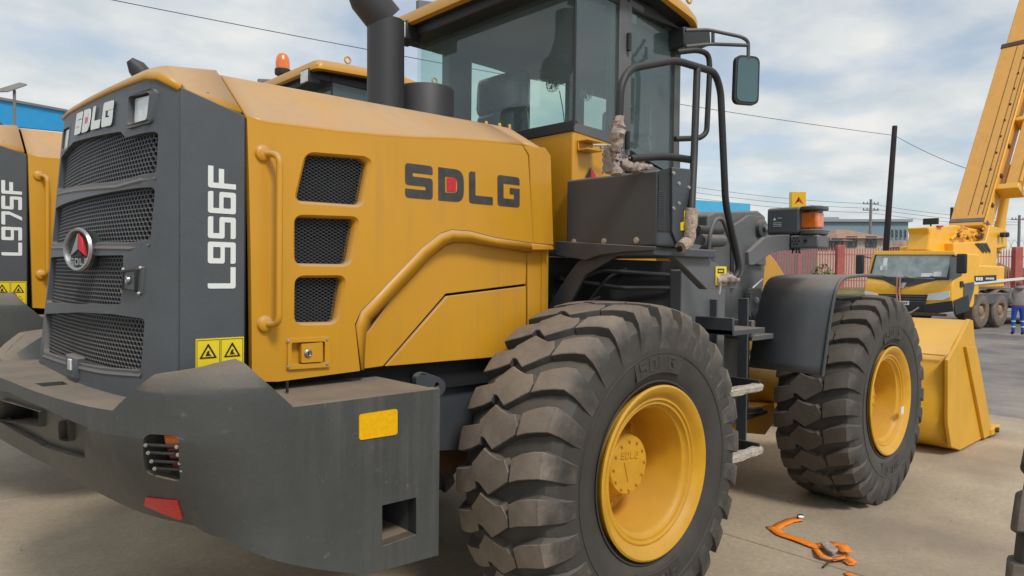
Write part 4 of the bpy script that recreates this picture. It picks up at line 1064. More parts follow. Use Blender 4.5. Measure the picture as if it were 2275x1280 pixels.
def insf(s, z):
    e = min(s, ARC[-1]-s); k = max(0, min(1, (e-.68)/.35))
    fl = max(0, min(1, (s-ST_*.5)/1.0))
    return .20*(1-.5*fl)*k*max(0, (1.22-z)/.36)**1.25 + .035*max(0, min(1, (z-1.36)/.10))**1.5 + .012*max(0, min(1, (z-1.28)/.02))*(1 if z <= 1.301 and False else 0)
def CM(s, z, d):
    p, n = plan(s); q = p+n*(insf(s, z)+d); return Vector((q.x, q.y, z))
PROJ = lambda p: ((p-CAM).dot(rt2)/(p-CAM).dot(fw)*F+CW/2, CH/2-(p-CAM).dot(up2)/(p-CAM).dot(fw)*F)
GR = [(s_/50, z_/50, PROJ(CM(s_/50, z_/50, 0))) for s_ in range(0, 150) for z_ in range(30, 75)]
def sz(px, py):
    b = min(GR, key=lambda g: (g[2][0]-px)**2+(g[2][1]-py)**2); s, z = b[0], b[1]; st = .01
    for _ in range(9):
        c = [(s+i*st, z+j*st) for i in (-1, 0, 1) for j in (-1, 0, 1)]
        def er(q): 
            u = PROJ(CM(q[0], q[1], 0)); return (u[0]-px)**2+(u[1]-py)**2
        s, z = min(c, key=er); st *= .6
    return s, z
ST = ARC[-1]
sH0 = sz(650, 905)[0]; sH1 = sz(563, 804)[0]
def zb_(s):
    e = min(s, ST-s)
    T = [(0, .627), (.34, .64), (.54, .72), (.85, .86), (1.15, .885), (1.7, .905), (9, .92)]
    for (a, b), (c, d) in zip(T, T[1:]):
        if a <= e <= c: return b+(d-b)*(e-a)/(c-a)+.05*max(0, min(1, (s-ST*.5)/.8))*(1 if e > .9 else 0)
sA, sB, sC = .63, .77, 1.16     # horn: starts, top begins, top ends
def find_s(x, y):
    return min((abs(PS[i][0]-x)+abs(PS[i][1]-y), ARC[i]) for i in range(len(PS)))[1]
sA = find_s(-1.785, -1.15); sA = .625; sB = sA+.155; sC = find_s(-2.18, -.985); sD = find_s(-2.26, -.83)
HZ = [(0, 1.30), (sA, 1.30), (sB, 1.455), (sC, 1.425), (sD, 1.30), (9, 1.30)]
def zt_(s):
    e = min(s, ST-s)
    for (a, b), (c, d) in zip(HZ, HZ[1:]):
        if a <= e <= c: return b+(d-b)*(e-a)/(c-a)
SS = sorted(set([i*.05 for i in range(int(ST/.05)+1)]+[0, sA, sB, sC, sD, ST-sA, ST-sB, ST-sC, ST-sD, ST, .34, ST-.34]))
SS = [s for i, s in enumerate(SS) if i == 0 or s-SS[i-1] > .004]
outer = [(s, zb_(s)) for s in SS]+[(s, zt_(s)) for s in reversed(SS)]
pk = [(-1.16-p.x, p.z) for p in US([(849, 1123), (925, 1105), (925, 1188), (849, 1215)], 'y', -1.15)]
tl = [sz(*p) for p in ((322, 963), (401, 968), (402, 1072), (324, 1052))]
sl = [sz(*p) for p in ((129, 934), (150, 934), (150, 983), (129, 980))]
sq = [sz(*p) for p in ((-8, 888), (84, 915), (84, 950), (-8, 935))]
mir = lambda L: [(ST-s, z) for s, z in L][::-1]
mid_ = ST/2
pn = [sz(*p) for p in ((-60, 860), (20, 872), (95, 905), (196, 950), (190, 1020), (90, 990), (0, 938), (-60, 915))]
holes = [pk, fil2(tl, .03, 5), fil2(pn, .012)]
hs2 = [fil2(mir(tl), .03, 5)]
g = plate(outer, holes+hs2, CM, .055, cuts=[('u', [s for s in SS if 0 < s < ST]), ('v', [.75, .85, .95, 1.05, 1.15, 1.22])])
# hollows behind the openings
def well(bm, L, depth, base=True, mp=CM):
    n = len(L); a = [bm.verts.new(mp(u, v, .004)) for u, v in L]; b = [bm.verts.new(mp(u, v, depth)) for u, v in L]
    fs = [bm.faces.new((a[k], a[(k+1) % n], b[(k+1) % n], b[k])) for k in range(n)]
    if base: fs.append(bm.faces.new(b))
well(g, pk, .30); well(g, fil2(tl, .03, 5), .11); well(g, fil2(mir(tl), .03, 5), .11)
# horn tops and inner flanks
for flip in (0, 1):
    hs = [s for s in SS if sA-1e-6 <= s <= sD+1e-6]; O = []
    for s in hs:
        q = ST-s if flip else s; z = zt_(s)
        wd = .20 if s < sC else .20-.12*(s-sC)/(sD-sC)
        O.append((g.verts.new(CM(q, z, .02)), g.verts.new(CM(q, z-.004, wd)), g.verts.new(CM(q, 1.28, wd+.03))))
    for a, b in zip(O, O[1:]):
        g.faces.new((a[0], b[0], b[1], a[1])); g.faces.new((a[1], b[1], b[2], a[2]))
CWT = obj('counterweight', g, M['cast'], LO, bevel=.012, seg=3, ang=40)
dk = [tuple(plan(s)[0]+plan(s)[1]*.03) for s in SS]
slot = [(p.x, p.y) for p in US([(62, 852), (138, 846), (152, 853), (76, 860)], 'z', 1.298)]
g = plate(dk, [slot], lambda u, v, d: Vector((u, v, 1.296-d)), .05); obj('deck', g, M['cast'], CWT, bevel=.004)
g = B(); face(g, [tuple(CM(s_, zb_(s_)+.04, .02)) for s_ in SS]); obj('underside', g, M['cast'], CWT)
g = B(); box(g, (-1.185, -1.13, .66), (-1.165, 1.13, 1.28)); obj('front_wall', g, M['cast'], CWT)
g = B(); box(g, (-1.85, -.7, .98), (-1.2, .7, 1.26)); obj('core', g, M['blackm'], CWT)
# long shallow recess in the rear skin, with a slot and a deeper pocket in its floor
tl_ = max(p[0] for p in pn); 
def FM(u, v, d): return CM(u, v, d+.028)
pq = fil2(pn, .012)
g = plate([(u, v) for u, v in pq], [fil2(sl, .03, 5), fil2(sq, .01)], FM, .01, cuts=[('u', [1.0+.05*i for i in range(34)])])
a_ = [g.verts.new(CM(u, v, .002)) for u, v in pq]; b_2 = [g.verts.new(CM(u, v, .03)) for u, v in pq]
for k in range(len(pq)): g.faces.new((a_[k], a_[(k+1) % len(pq)], b_2[(k+1) % len(pq)], b_2[k]))
well(g, fil2(sl, .03, 5), .15); well(g, fil2(sq, .01), .14)
bmesh.ops.recalc_face_normals(g, faces=g.faces)
obj('rear_recess', g, M['cast'], CWT, ang=40)
# tail lamp
for L_ in (tl, mir(tl)):
    us = [p[0] for p in L_]; vs2 = [p[1] for p in L_]; u0, u1, v0, v1 = min(us), max(us), min(vs2), max(vs2)
    if L_ is not tl: u0, u1 = u1, u0
    fu = lambda a: u0+(u1-u0)*a
    fv = lambda a: v0+(v1-v0)*a
    # u grows from the loader side to the rear: the lamp sits on the front half
    def bx(a0, b0, a1, b1, d0, d1, mt, nm, par):
        g = B(); hull(g, [CM(fu(a), fv(b), d0) for a, b in ((a0, b0), (a1, b0), (a1, b1), (a0, b1))], [CM(fu(a), fv(b), d1) for a, b in ((a0, b0), (a1, b0), (a1, b1), (a0, b1))]); return obj(nm, g, mt, par, bevel=.006)
    tlp = bx(.06, .18, .94, .98, .09, .108, M['ink'], 'tail_lamp', CWT)
    bx(.10, .68, .52, .93, .045, .09, M['amber'], 'turn_lens', tlp); bx(.10, .42, .52, .66, .045, .09, M['redlens'], 'brake_lens', tlp); bx(.10, .20, .52, .40, .045, .09, M['redlens'], 'reverse_lens', tlp)
    for b in (.76, .60, .42, .26):
        g = B(); tube(g, [CM(fu(.04+.76*k/4), fv(b), .014) for k in range(5)], .0055, 8); gb = obj('guard_bar', g, M['black'], tlp)
        for a in (.10, .74):
            g = B(); bolt(g, CM(fu(a), fv(b), .006), CM(fu(a), fv(b), -1)-CM(fu(a), fv(b), 0), .0045, .006, 8); obj('screw', g, M['steel'], gb)
rl = [sz(*p) for p in ((326, 1104), (395, 1111), (408, 1152), (400, 1155), (360, 1140), (322, 1122))]
g = plate(fil2(rl, .008), [], lambda u, v, d: CM(u, v, d-.004), .006, cuts=[('u', [.7+.03*i for i in range(20)])]); obj('red_reflector', g, M['reflred'], CWT)
yl = US([(797, 921), (882, 908), (882, 965), (797, 978)], 'y', -1.15)
g = plate(fil2([(p.x, p.z) for p in yl], .012), [], side(-1.154), .004); obj('yellow_reflector', g, M['reflyel'], CWT)
c = U(638, 872, 'z', 1.30); g = B(); lathe(g, [(.006, 0), (.006, .045), (0, .047)], c, UPZ, 8); obj('threaded_stud', g, M['ink'], CWT)
# lifting lug in front of the deck
q = US([(925, 872), (925, 835), (940, 826), (975, 838), (990, 850), (990, 868), (976, 884), (955, 884)], 'y', -.72)
lugp = [(p.x, p.z) for p in q]; cc = U(971, 856, 'y', -.72)
g = plate(fil2(lugp, .02), [[(cc.x+.014*math.cos(a), cc.z+.014*math.sin(a)) for a in [k*PI/5 for k in range(10)]]], side(-.72), .035); obj('lifting_lug', g, M['grey'], LO, bevel=.004)

# ---- rear frame, axle
def sprism(name, pts, y, dep, mt, bev=.004, par=None, holes=()):
    q = [(p.x, p.z) for p in US(pts, 'y', y)]
    g = plate(q, [[(p.x, p.z) for p in US(h, 'y', y)] for h in holes], side(y), dep); return obj(name, g, mt, par or LO, bevel=bev)
g = B(); prism(g, [(-1.3, -.62, .95), (-.1, -.62, .80), (1.45, -.62, .80), (1.45, -.62, 1.30), (-.1, -.62, 1.42), (-1.6, -.62, 1.34), (-1.6, -.62, 1.05)], (0, .05, 0)); obj('frame_rail', g, M['grey'], LO, bevel=.004)
g = B(); prism(g, [(-1.3, .57, .95), (-.1, .57, .80), (1.45, .57, .80), (1.45, .57, 1.30), (-.1, .57, 1.42), (-1.6, .57, 1.34), (-1.6, .57, 1.05)], (0, .05, 0)); obj('frame_rail', g, M['grey'], LO, bevel=.004)
g = B(); box(g, (-1.5, -.5, .95), (1.2, .5, 1.7)); obj('transmission', g, M['blackm'], LO, bevel=.02)
for X in (0, 3.10):
    g = B(); lathe(g, [(0, -1.0), (.17, -1.0), (.18, -.72), (.14, -.6), (.16, -.35), (.26, -.2), (.28, 0), (.26, .2), (.16, .35), (.14, .6), (.18, .72), (.17, 1.0), (0, 1.0)], (X, 0, .80), (0, 1, 0), 28)
    obj('axle', g, M['yellow_dull'] if X > 1 else M['brown'], LO)
g = B(); lathe(g, [(0, -.35), (.15, -.35), (.18, -.1), (.18, .1), (0, .1)], (-.45, -.35, .86), (1, 0, 0), 20); obj('axle_pinion', g, M['brown'], LO)
g = B(); tube(g, [(-.75, -.42, 1.0), (-.6, -.5, .93), (-.3, -.5, .9)], .05, 10, fr=.1); obj('frame_pipe', g, M['yellow_dull'], LO)

# ---- rear mudguard platform with battery box
XB = -.05
BX = [(1257, 400), (1462, 377), (1450, 552), (1257, 560)]
q = US([(1257, 400), (1462, 377), (1457, 553), (1257, 548)], 'x', XB)
g = B(); z0, z1 = 1.905, 2.271
box(g, (XB, -1.395, z0), (.225, -.80, z1)); bb = obj('battery_box', g, M['grey'], LO, bevel=.012, seg=3)
for px, py in ((1275, 537), (1342, 536), (1414, 534)):
    g = B(); bolt(g, U(px, py, 'x', XB-.001), (-1, 0, 0), .011, .010, 10); obj('box_bolt', g, M['steel'], bb)
ym = U(1488, 400, 'x', XB)
q = US([(1463, 380), (1491, 372), (1491, 515), (1463, 515)], 'y', -1.397)
g = plate([(p.x, p.z) for p in q], [], side(-1.399), .002); obj('vent_recess', g, M['ink'], bb)
g = B(); a0 = U(1464, 425, 'y', -1.40); a1 = U(1476, 510, 'y', -1.40)
for i in range(7):
    for j in range(20):
        x = a0.x+(a1.x-a0.x)*i/6; z = a1.z+(a0.z-a1.z)*j/19; box(g, (x-.0018, -1.4025, z-.003), (x+.0018, -1.399, z+.003))
o = obj('vent_grid', g, M['slate'], bb, flat=True); o['kind'] = 'stuff'
q = US([(1491, 372), (1532, 376), (1530, 545), (1500, 538), (1491, 516)], 'y', -1.40)
g = plate([(p.x, p.z) for p in q], [], side(-1.408), .012); sp = obj('side_plate', g, M['grey'], bb, bevel=.003)
for px, py in ((1496, 385), (1508, 408), (1508, 452), (1496, 463), (1530, 417)):
    g = B(); bolt(g, U(px, py, 'y', -1.409), NY, .007, .007, 8); obj('plate_bolt', g, M['steel'], sp)
g = B(); q = US([(1520, 468), (1529, 468), (1528, 512), (1512, 512), (1512, 495), (1520, 492)], 'y', -1.411); prism(g, q, (0, .001, 0)); st = obj('warning_sticker', g, M['sticker'], sp)
g = B(); q = US([(1522, 474), (1527, 474), (1526, 490), (1522, 490)], 'y', -1.4125); prism(g, q, (0, .001, 0)); obj('print', g, M['ink'], st)
# platform sheet and arched mudguard below the box
g = B(); box(g, (-.04, -1.37, 1.86), (.52, -.70, 1.903)); obj('platform', g, M['grey'], LO, bevel=.006)
q = US([(1235, 538), (1275, 545), (1500, 551), (1500, 563), (1455, 560), (1380, 560), (1330, 567), (1300, 578), (1235, 566)], 'y', -1.30)
q = US([(1235, 536), (1456, 548), (1454, 556), (1385, 560), (1335, 566), (1300, 578), (1235, 567)], 'x', -.062)
q[0].y = q[-1].y = -.735; g = B(); prism(g, q, (.012, 0, 0)); obj('platform_skirt', g, M['grey'], LO, bevel=.003)
q = US([(1330, 566), (1385, 560), (1300, 610), (1232, 740), (1210, 770), (1205, 700), (1262, 610), (1285, 580)], 'x', -.03)
g = B(); prism(g, q, (.02, 0, 0)); obj('skirt_brace', g, M['grey'], LO, bevel=.003)
sprism('side_skirt', [(1450, 548), (1500, 535), (1560, 545), (1548, 560), (1638, 612), (1640, 640), (1570, 643), (1500, 572)], -1.33, .05, M['grey2'])
g = B(); box(g, (-.10, -.62, 1.20), (1.3, -.52, 1.86)); obj('mudguard_inner_wall', g, M['blackm'], LO)  # wall coloured near black to stand for the shaded void under the box
for k, (p0, p1, p2) in enumerate((((1240, 640), (1330, 600), (1500, 612)), ((1290, 690), (1345, 618), (1390, 596)), ((1240, 618), (1380, 640), (1500, 640)), ((1225, 660), (1260, 690), (1330, 660)))):
    g = B(); tube(g, [U(*p0, 'y', -.66), U(*p1, 'y', -.70), U(*p2, 'y', -.66)], .014, 8, fr=.08); obj('hydraulic_hose', g, M['hose'], LO)
# centre column / hydraulic tank beside the ladder
g = B(); a = U(1515, 660, 'y', -1.02); b = U(1612, 660, 'y', -1.02)
box(g, (a.x, -1.02, .62), (b.x, -.93, 1.80)); tk = obj('hydraulic_tank', g, M['grey2'], LO, bevel=.01)
# rungs and ladder
def lad(px0, py0, px1, py1, y): 
    return U(px0, py0, 'y', y), U(px1, py1, 'y', y)
ld = empty('ladder', (0, 0, 0)); ld.parent = LO
xa = U(1612, 720, 'y', -1.12).x
for (py, w_) in ((722, 0), (868, 1), (1012, 1)):
    c = U(1632, py, 'y', -1.22); x0, x1 = c.x-.16, c.x+.20
    if py == 722:
        g = B(); box(g, (c.x-.16, -1.30, c.z-.05), (c.x+.22, -1.10, c.z-.02)); box(g, (c.x-.16, -1.30, c.z-.05), (c.x-.14, -1.05, c.z+.05)); obj('step', g, M['grey'], ld, bevel=.003)
    else:
        g = B(); box(g, (c.x-.14, -1.27, c.z-.03), (c.x-.125, -1.02, c.z+.05)); box(g, (c.x+.20, -1.27, c.z-.03), (c.x+.215, -1.02, c.z+.05)); box(g, (c.x-.14, -1.06, c.z-.03), (c.x+.215, -1.04, c.z+.05)); obj('step_bracket', g, M['black'], ld, bevel=.003)
        g = B(); box(g, (c.x-.15, -1.285, c.z-.022), (c.x+.225, -1.215, c.z+.028)); bmesh.ops.subdivide_edges(g, edges=g.edges[:], cuts=5, use_grid_fill=True)
        for v in g.verts:
            q_ = v.co-Vector((c.x+.04, -1.25, c.z)); k_ = 1+.10*math.sin(q_.x*70+q_.z*40)+random.uniform(-.07, .07); v.co.y = -1.25+q_.y*k_; v.co.z = c.z+q_.z*k_*(1-.5*abs(q_.y/.036)**4)
        obj('wrapped_step', g, M['cloth'], ld)
for xx in (xa-.02, xa+.36):
    g = B(); box(g, (xx, -1.07, .62), (xx+.015, -1.0, 1.62)); obj('ladder_side', g, M['grey'], ld, bevel=.003)
# handrails
YH = -1.34
def rail(name, pts, y, r=.019, fr=.08, mt='black', par=None):
    g = B(); tube(g, [U(p[0], p[1], 'y', p[2] if len(p) > 2 else y) for p in pts], r, 12, fr=fr); return obj(name, g, M[mt], par or LO)
rail('handrail', [(1373, 385, -1.30), (1376, 262, -1.31), (1379, 188, -1.31), (1400, 152, -1.31), (1500, 134, -1.33), (1540, 146, -1.34), (1588, 160, -1.34), (1601, 200, -1.34), (1612, 455, -1.34), (1636, 560, -1.34), (1643, 600, -1.34), (1630, 622, -1.33), (1606, 622, -1.33)], YH, fr=.07)
rail('handrail', [(1549, 150, -1.34), (1542, 350, -1.38), (1536, 470, -1.43), (1532, 548, -1.43), (1508, 552, -1.42)], -1.335, fr=.05)
rail('handrail', [(1400, 353, -1.30), (1480, 347, -1.32), (1541, 356, -1.335)], YH)
rail('handrail', [(1505, 116, -.92), (1550, 111, -.98), (1574, 120, -1.0), (1577, 150, -1.0), (1570, 295, -1.0), (1555, 307, -.98), (1500, 309, -.92)], -1, r=.017, fr=.06)
rail('handrail', [(1574, 612, -1.0), (1576, 520, -1.0), (1590, 486, -1.0), (1605, 486, -1.0), (1622, 530, -1.0), (1640, 590, -1.02)], -1, r=.013, fr=.06, mt='slate')
# wraps
def wrap(name, pts, y, radii, mt, jit=.22, seg=14, sub=5):
    P = [U(p[0], p[1], 'y', p[2] if len(p) > 2 else y) for p in pts]; Q = []; Rr = []
    for i in range(len(P)-1):
        for k in range(sub):
            t = k/sub; Q.append(P[i].lerp(P[i+1], t)+Vector([random.uniform(-.003, .003) for _ in range(3)])); Rr.append((radii[i]*(1-t)+radii[i+1]*t)*random.uniform(.82, 1.18))
    Q.append(P[-1]); Rr.append(radii[-1])
    g = B(); tube(g, Q, .03, seg, radii=Rr, jitter=jit); return obj(name, g, M[mt], LO, ang=60)
wrap('packing_wrap', [(1374, 262, -1.31), (1371, 300, -1.31), (1373, 345, -1.30), (1370, 388, -1.30)], YH, [.026, .033, .018, .027], 'wrap', .22, 20, 9)
wrap('packing_wrap', [(1352, 383, -1.25), (1380, 366, -1.28), (1412, 372, -1.30), (1448, 371, -1.31)], YH, [.012, .025, .024, .010], 'wrap', .35, 18, 9)
def sheet(name, c, du, dv, mt, n=14, amp=.03, drop=.0, par=None):
    g = B(); V = [[g.verts.new(c+du*(i/n-.5)+dv*(j/n-.5)+Vector([random.uniform(-amp, amp) for _ in range(3)])-UPZ*drop*((i/n-.5)**2)) for j in range(n+1)] for i in range(n+1)]
    for i in range(n):
        for j in range(n): g.faces.new((V[i][j], V[i+1][j], V[i+1][j+1], V[i][j+1]))
    return obj(name, g, M[mt], par or LO, ang=70, solid=.002)
sheet('torn_film', U(1352, 352, 'y', -1.24), Vector((.02, -.06, .02)), Vector((.01, 0, .13)), 'wrap', 8, .009)
sheet('torn_film', U(1405, 364, 'y', -1.29), Vector((.12, -.02, .0)), Vector((.0, -.04, .05)), 'wrap', 8, .009)
wrap('foam_sleeve', [(1537, 463, -1.43), (1534, 500, -1.43), (1530, 536, -1.43), (1512, 550, -1.43)], YH, [.030, .030, .031, .031], 'foam', .06, 18, 3)
wrap('packing_wrap', [(1640, 622, -1.34), (1616, 618, -1.34), (1590, 625, -1.33)], YH, [.012, .026, .022], 'wrap', .3, 18, 7)
wrap('packing_wrap', [(1601, 630, -1.36), (1598, 655, -1.36)], YH, [.008, .004], 'wrap', .3)
c = U(1506, 545, 'y', -1.35); g = B(); lathe(g, [(0, -.02), (.026, -.02), (.026, 0), (.014, 0), (.014, .014), (0, .014)], c, NY, 16); obj('rail_bolt', g, M['steel'], LO)
q = US([(1590, 592), (1614, 592), (1614, 634), (1590, 634)], 'y', -1.335)
g = B(); prism(g, q, (0, .002, 0)); st = obj('warning_sticker', g, M['sticker'], LO)
g = B(); q2 = US([(1595, 597), (1609, 597), (1609, 607), (1595, 607)], 'y', -1.337); 
plate([(p.x, p.z) for p in q2], [[(q2[0].x+.007, q2[0].z-.007), (q2[1].x-.007, q2[1].z-.007), (q2[2].x-.007, q2[2].z+.007), (q2[3].x+.007, q2[3].z+.007)]], side(-1.337), .001, bm=g); obj('print', g, M['ink'], st)

# ---- cab
CB = empty('cab', (0, 0, 0)); CB.parent = LO
CY0, CY1 = -.80, .66; XF = 1.02; YF = -.74   # rear right corner, left side, front right corner
XD = U(1385, 250, 'y', -.79).x
zs = 2.548; zc = 3.36
XFr = U(1500, 200, 'y', YF).x
RING = [(0, CY0), (XD, -.79), (XFr, YF), (XFr+.18, YF+.25), (XFr+.18, .40), (XFr, .62), (XD, CY1), (0, CY1)]
# yellow base
g = B(); prism(g, [(x, y, 1.90) for x, y in [(0, CY0), (XD+.02, -.79), (XD+.02, CY1), (0, CY1)]], (0, 0, zs-1.90)); cbm = obj('cab_base', g, M['yellow'], CB, bevel=.012, seg=3)
g = B(); prism(g, [(x, y, 1.90) for x, y in [(XD+.022, -.787), (XFr, YF), (XFr+.18, YF+.25), (XFr+.18, .40), (XFr, .62), (XD+.022, CY1)]], (0, 0, .47)); obj('lower_door', g, M['grey'], CB, bevel=.006)
# sticker triangle, small hinge bracket, rust
t_ = U(1313, 372, 'y', -.803)
for pts, mt in (([(1300, 394), (1312, 372), (1312, 394)], 'ink'), ([(1313, 371), (1326, 394), (1313, 394)], 'red')):
    g = B(); prism(g, US(pts, 'y', -.8035), (0, .001, 0)); obj('emblem_decal', g, M[mt], cbm)
g = B(); a = U(1300, 312, 'y', -.86); box(g, (a.x, -.88, a.z-.05), (a.x+.12, -.80, a.z-.04)); box(g, (a.x, -.88, a.z), (a.x+.12, -.80, a.z+.008)); box(g, (a.x+.0, -.812, a.z-.05), (a.x+.12, -.802, a.z)); br = obj('latch_bracket', g, M['yellow'], CB, bevel=.003)
g = B(); tube(g, [(a.x+.05, -.87, a.z-.02), (a.x+.16, -.90, a.z-.012), (a.x+.20, -.90, a.z-.02), (a.x+.10, -.885, a.z-.03)], .007, 8, fr=.02); obj('latch_hook', g, M['steel'], br)
# window panes: each pane a glass sheet
def pane(a, b, z0, z1, nm='glass_pane', th=.006, dz0=0, dz1=0):
    g = B(); hull(g, [Vector((a[0], a[1], z0)), Vector((b[0], b[1], z0+dz0)), Vector((b[0], b[1], z1+dz1)), Vector((a[0], a[1], z1))],
                  [Vector((a[0], a[1], z0)), Vector((b[0], b[1], z0+dz0)), Vector((b[0], b[1], z1+dz1)), Vector((a[0], a[1], z1))])
    bmesh.ops.delete(g, geom=g.verts[:], context='VERTS')
    face(g, [(a[0], a[1], z0), (b[0], b[1], z0+dz0), (b[0], b[1], z1+dz1), (a[0], a[1], z1)]); return obj(nm, g, M['glass'], CB, flat=True)
zT_ = 3.40
pane((0, CY1), (0, CY0), zs+.05, zT_, 'rear_window')
pane((.004, CY0+.002), (XD-.03, -.79), zs+.03, zT_, 'side_window')
q = US([(1391, 20), (1497, 60), (1493, 300), (1480, 328), (1390, 272)], 'y', -.77)
pane((XD+.03, -.787), (XFr-.03, YF-.003), zs-.03, zT_-.06, 'door_window', dz0=-.10, dz1=-.02)
pane((XFr+.004, YF+.005), (XFr+.184, YF+.25), 2.4, zT_, 'corner_window'); pane((XFr+.184, YF+.25), (XFr+.184, .40), 2.4, zT_, 'windscreen'); pane((XFr+.184, .40), (XFr, .62), 2.4, zT_, 'corner_window')
pane((.03, CY1), (XFr, .63), zs, zT_, 'left_window')
# bottom black band, rubber seals
g = B(); box(g, (-.006, CY0-.004, zs-.005), (.03, CY1, zs+.055)); obj('window_sill', g, M['black'], CB, bevel=.004)
g = B(); hull(g, [Vector((.0, CY0-.005, zs-.005)), Vector((.0, CY0-.005, zs+.04)), Vector((.0, CY0+.03, zs+.04)), Vector((.0, CY0+.03, zs-.005))],
              [Vector((XD, -.796, zs-.035)), Vector((XD, -.796, zs+.03)), Vector((XD, -.76, zs+.03)), Vector((XD, -.76, zs-.035))]); obj('window_sill', g, M['liner2'], CB)
g = B(); tube(g, [(0, CY0-.002, zs+.03), (0, CY0-.002, zT_)], .008, 8); obj('corner_seal', g, M['ink'], CB)
# door with frame and hinge
def bar(a, b, w_, mt, nm, par=None, d=.035, fr=0):
    g = B(); a = Vector(a); b = Vector(b); t = (b-a).normalized(); s = t.cross(Vector((.12, 1, 0))).normalized()*w_/2; n = t.cross(s).normalized()*d/2
    hull(g, [a-s-n, a+s-n, a+s+n, a-s+n], [b-s-n, b+s-n, b+s+n, b-s+n]); return obj(nm, g, M[mt], par or CB, bevel=.004)
A0 = Vector((XD+.018, -.795, 2.43)); A1 = Vector((XD+.018, -.795, 3.36)); B0 = Vector((XFr-.008, YF-.008, 2.37)); B1 = Vector((XFr-.008, YF-.008, 3.34))
dr = empty('door_frame', (0, 0, 0)); dr.parent = CB
bar(A0, A1, .045, 'liner2', 'stile', dr); bar(B0, B1, .055, 'liner2', 'stile', dr); bar(A0, B0, .07, 'liner2', 'bottom_rail', dr); bar(A1, B1, .04, 'liner2', 'top_rail', dr)
bar((XD-.035, -.793, 1.95), (XD-.035, -.793, 3.38), .06, 'liner2', 'door_pillar')
for z in (3.12, 2.55):
    g = B(); tube(g, [(XD-.0, -.825, z-.05), (XD-.0, -.825, z+.05)], .014, 8); obj('hinge', g, M['black'], dr)
g = B(); tube(g, [(XD+.10, -.75, 2.58), (XD+.35, -.72, 2.53), (XFr-.06, -.71, 2.54)], .010, 8, fr=.05); obj('inner_grab_bar', g, M['slate'], dr)
q = US([(1395, 28), (1414, 34), (1414, 54), (1395, 49)], 'y', -.772)
g = B(); prism(g, q, (0, .001, 0)); obj('window_sticker', g, mat('pale sticker', (.35, .6, .52), .5), dr)
g = B(); hull(g, [Vector((XFr+.13, -.70, 2.35)), Vector((XFr+.16, -.66, 2.35)), Vector((XFr+.16, -.66, 2.55)), Vector((XFr+.13, -.70, 2.55))], [Vector((XFr-.1, -.3, 2.35)), Vector((XFr-.07, -.28, 2.35)), Vector((XFr-.07, -.28, 2.5)), Vector((XFr-.1, -.3, 2.5))]); obj('side_console', g, M['liner'], dr)
# cage posts on the far side
def post(px0, px1, pt, y, dep, mt='liner'):
    a = U(px0, pt, 'y', y).x; b = U(px1, pt, 'y', y).x
    g = B(); box(g, (a, y, 1.9), (b, y+dep, 3.38)); return obj('cab_post', g, M[mt], CB, bevel=.01)
post(998, 1049, 200, CY1-.10, .09); post(1148, 1179, 200, CY1-.12, .09); 
a = U(1345, 200, 'y', -.78)
g = B(); box(g, (XD-.105, -.775, 2.5), (XD-.06, -.74, 3.38)); obj('cab_post', g, M['liner2'], CB, bevel=.01)
g = B(); box(g, (XFr-.02, YF, 2.3), (XFr+.05, YF+.06, 3.38)); obj('cab_post', g, M['liner2'], CB, bevel=.01)
# header on the left wall (falls towards the front), ceiling lining
hd = US([(930, 60), (1003, 112), (1048, 133), (1145, 166), (1180, 166), (1250, 172), (1340, 120), (1340, 60), (930, 0)], 'y', CY1-.05)
g = plate([(p.x, p.z) for p in hd], [], side(CY1-.05), .03); obj('window_header', g, M['liner'], CB)
g = B(); box(g, (.05, CY0+.06, 3.30), (XFr+.1, CY1-.03, 3.37)); obj('ceiling_lining', g, M['liner'], CB, bevel=.02)
g = B(); box(g, (.75, -.35, 3.22), (XFr+.1, .35, 3.31)); obj('overhead_console', g, M['liner'], CB, bevel=.03)
q = U(1150, 200, 'x', .5)
g = B(); box(g, (XFr-.15, -.5, 1.9), (XFr+.1, .4, 2.42)); obj('dashboard', g, M['liner'], CB, bevel=.03)
# seat
sx = .46; cy0 = U(1155, 210, 'x', sx).y; cy1 = U(1055, 210, 'x', sx).y; cz1 = U(1105, 163, 'x', sx).z; cz0 = U(1105, 250, 'x', sx).z
st = empty('seat', (0, 0, 0)); st.parent = CB
g = B(); box(g, (sx, cy0, cz0), (sx+.12, cy1, cz1)); bmesh.ops.bevel(g, geom=g.edges[:], offset=.055, segments=4, affect='EDGES', profile=.6)
for v in g.verts: v.co += Vector([random.uniform(-.004, .004) for _ in range(3)])
obj('headrest', g, M['seat'], st, ang=80)
a1 = U(1200, 290, 'x', sx-.02); a0 = U(1150, 240, 'x', sx-.02)
g = B(); hull(g, [Vector((sx-.06, cy0-.08, 2.15)), Vector((sx-.06, cy1+.02, 2.15)), Vector((sx+.14, cy1+.02, 2.15)), Vector((sx+.14, cy0-.08, 2.15))],
              [Vector((sx-.0, cy0+.02, cz0+.02)), Vector((sx-.0, cy1-.01, cz0+.02)), Vector((sx+.12, cy1-.01, cz0+.02)), Vector((sx+.12, cy0+.02, cz0+.02))]); obj('backrest', g, M['seat'], st, bevel=.04, seg=3)
g = B(); box(g, (sx, cy0-.1, 2.02), (sx+.55, cy1+.05, 2.16)); obj('cushion', g, M['seat'], st, bevel=.04, seg=3)
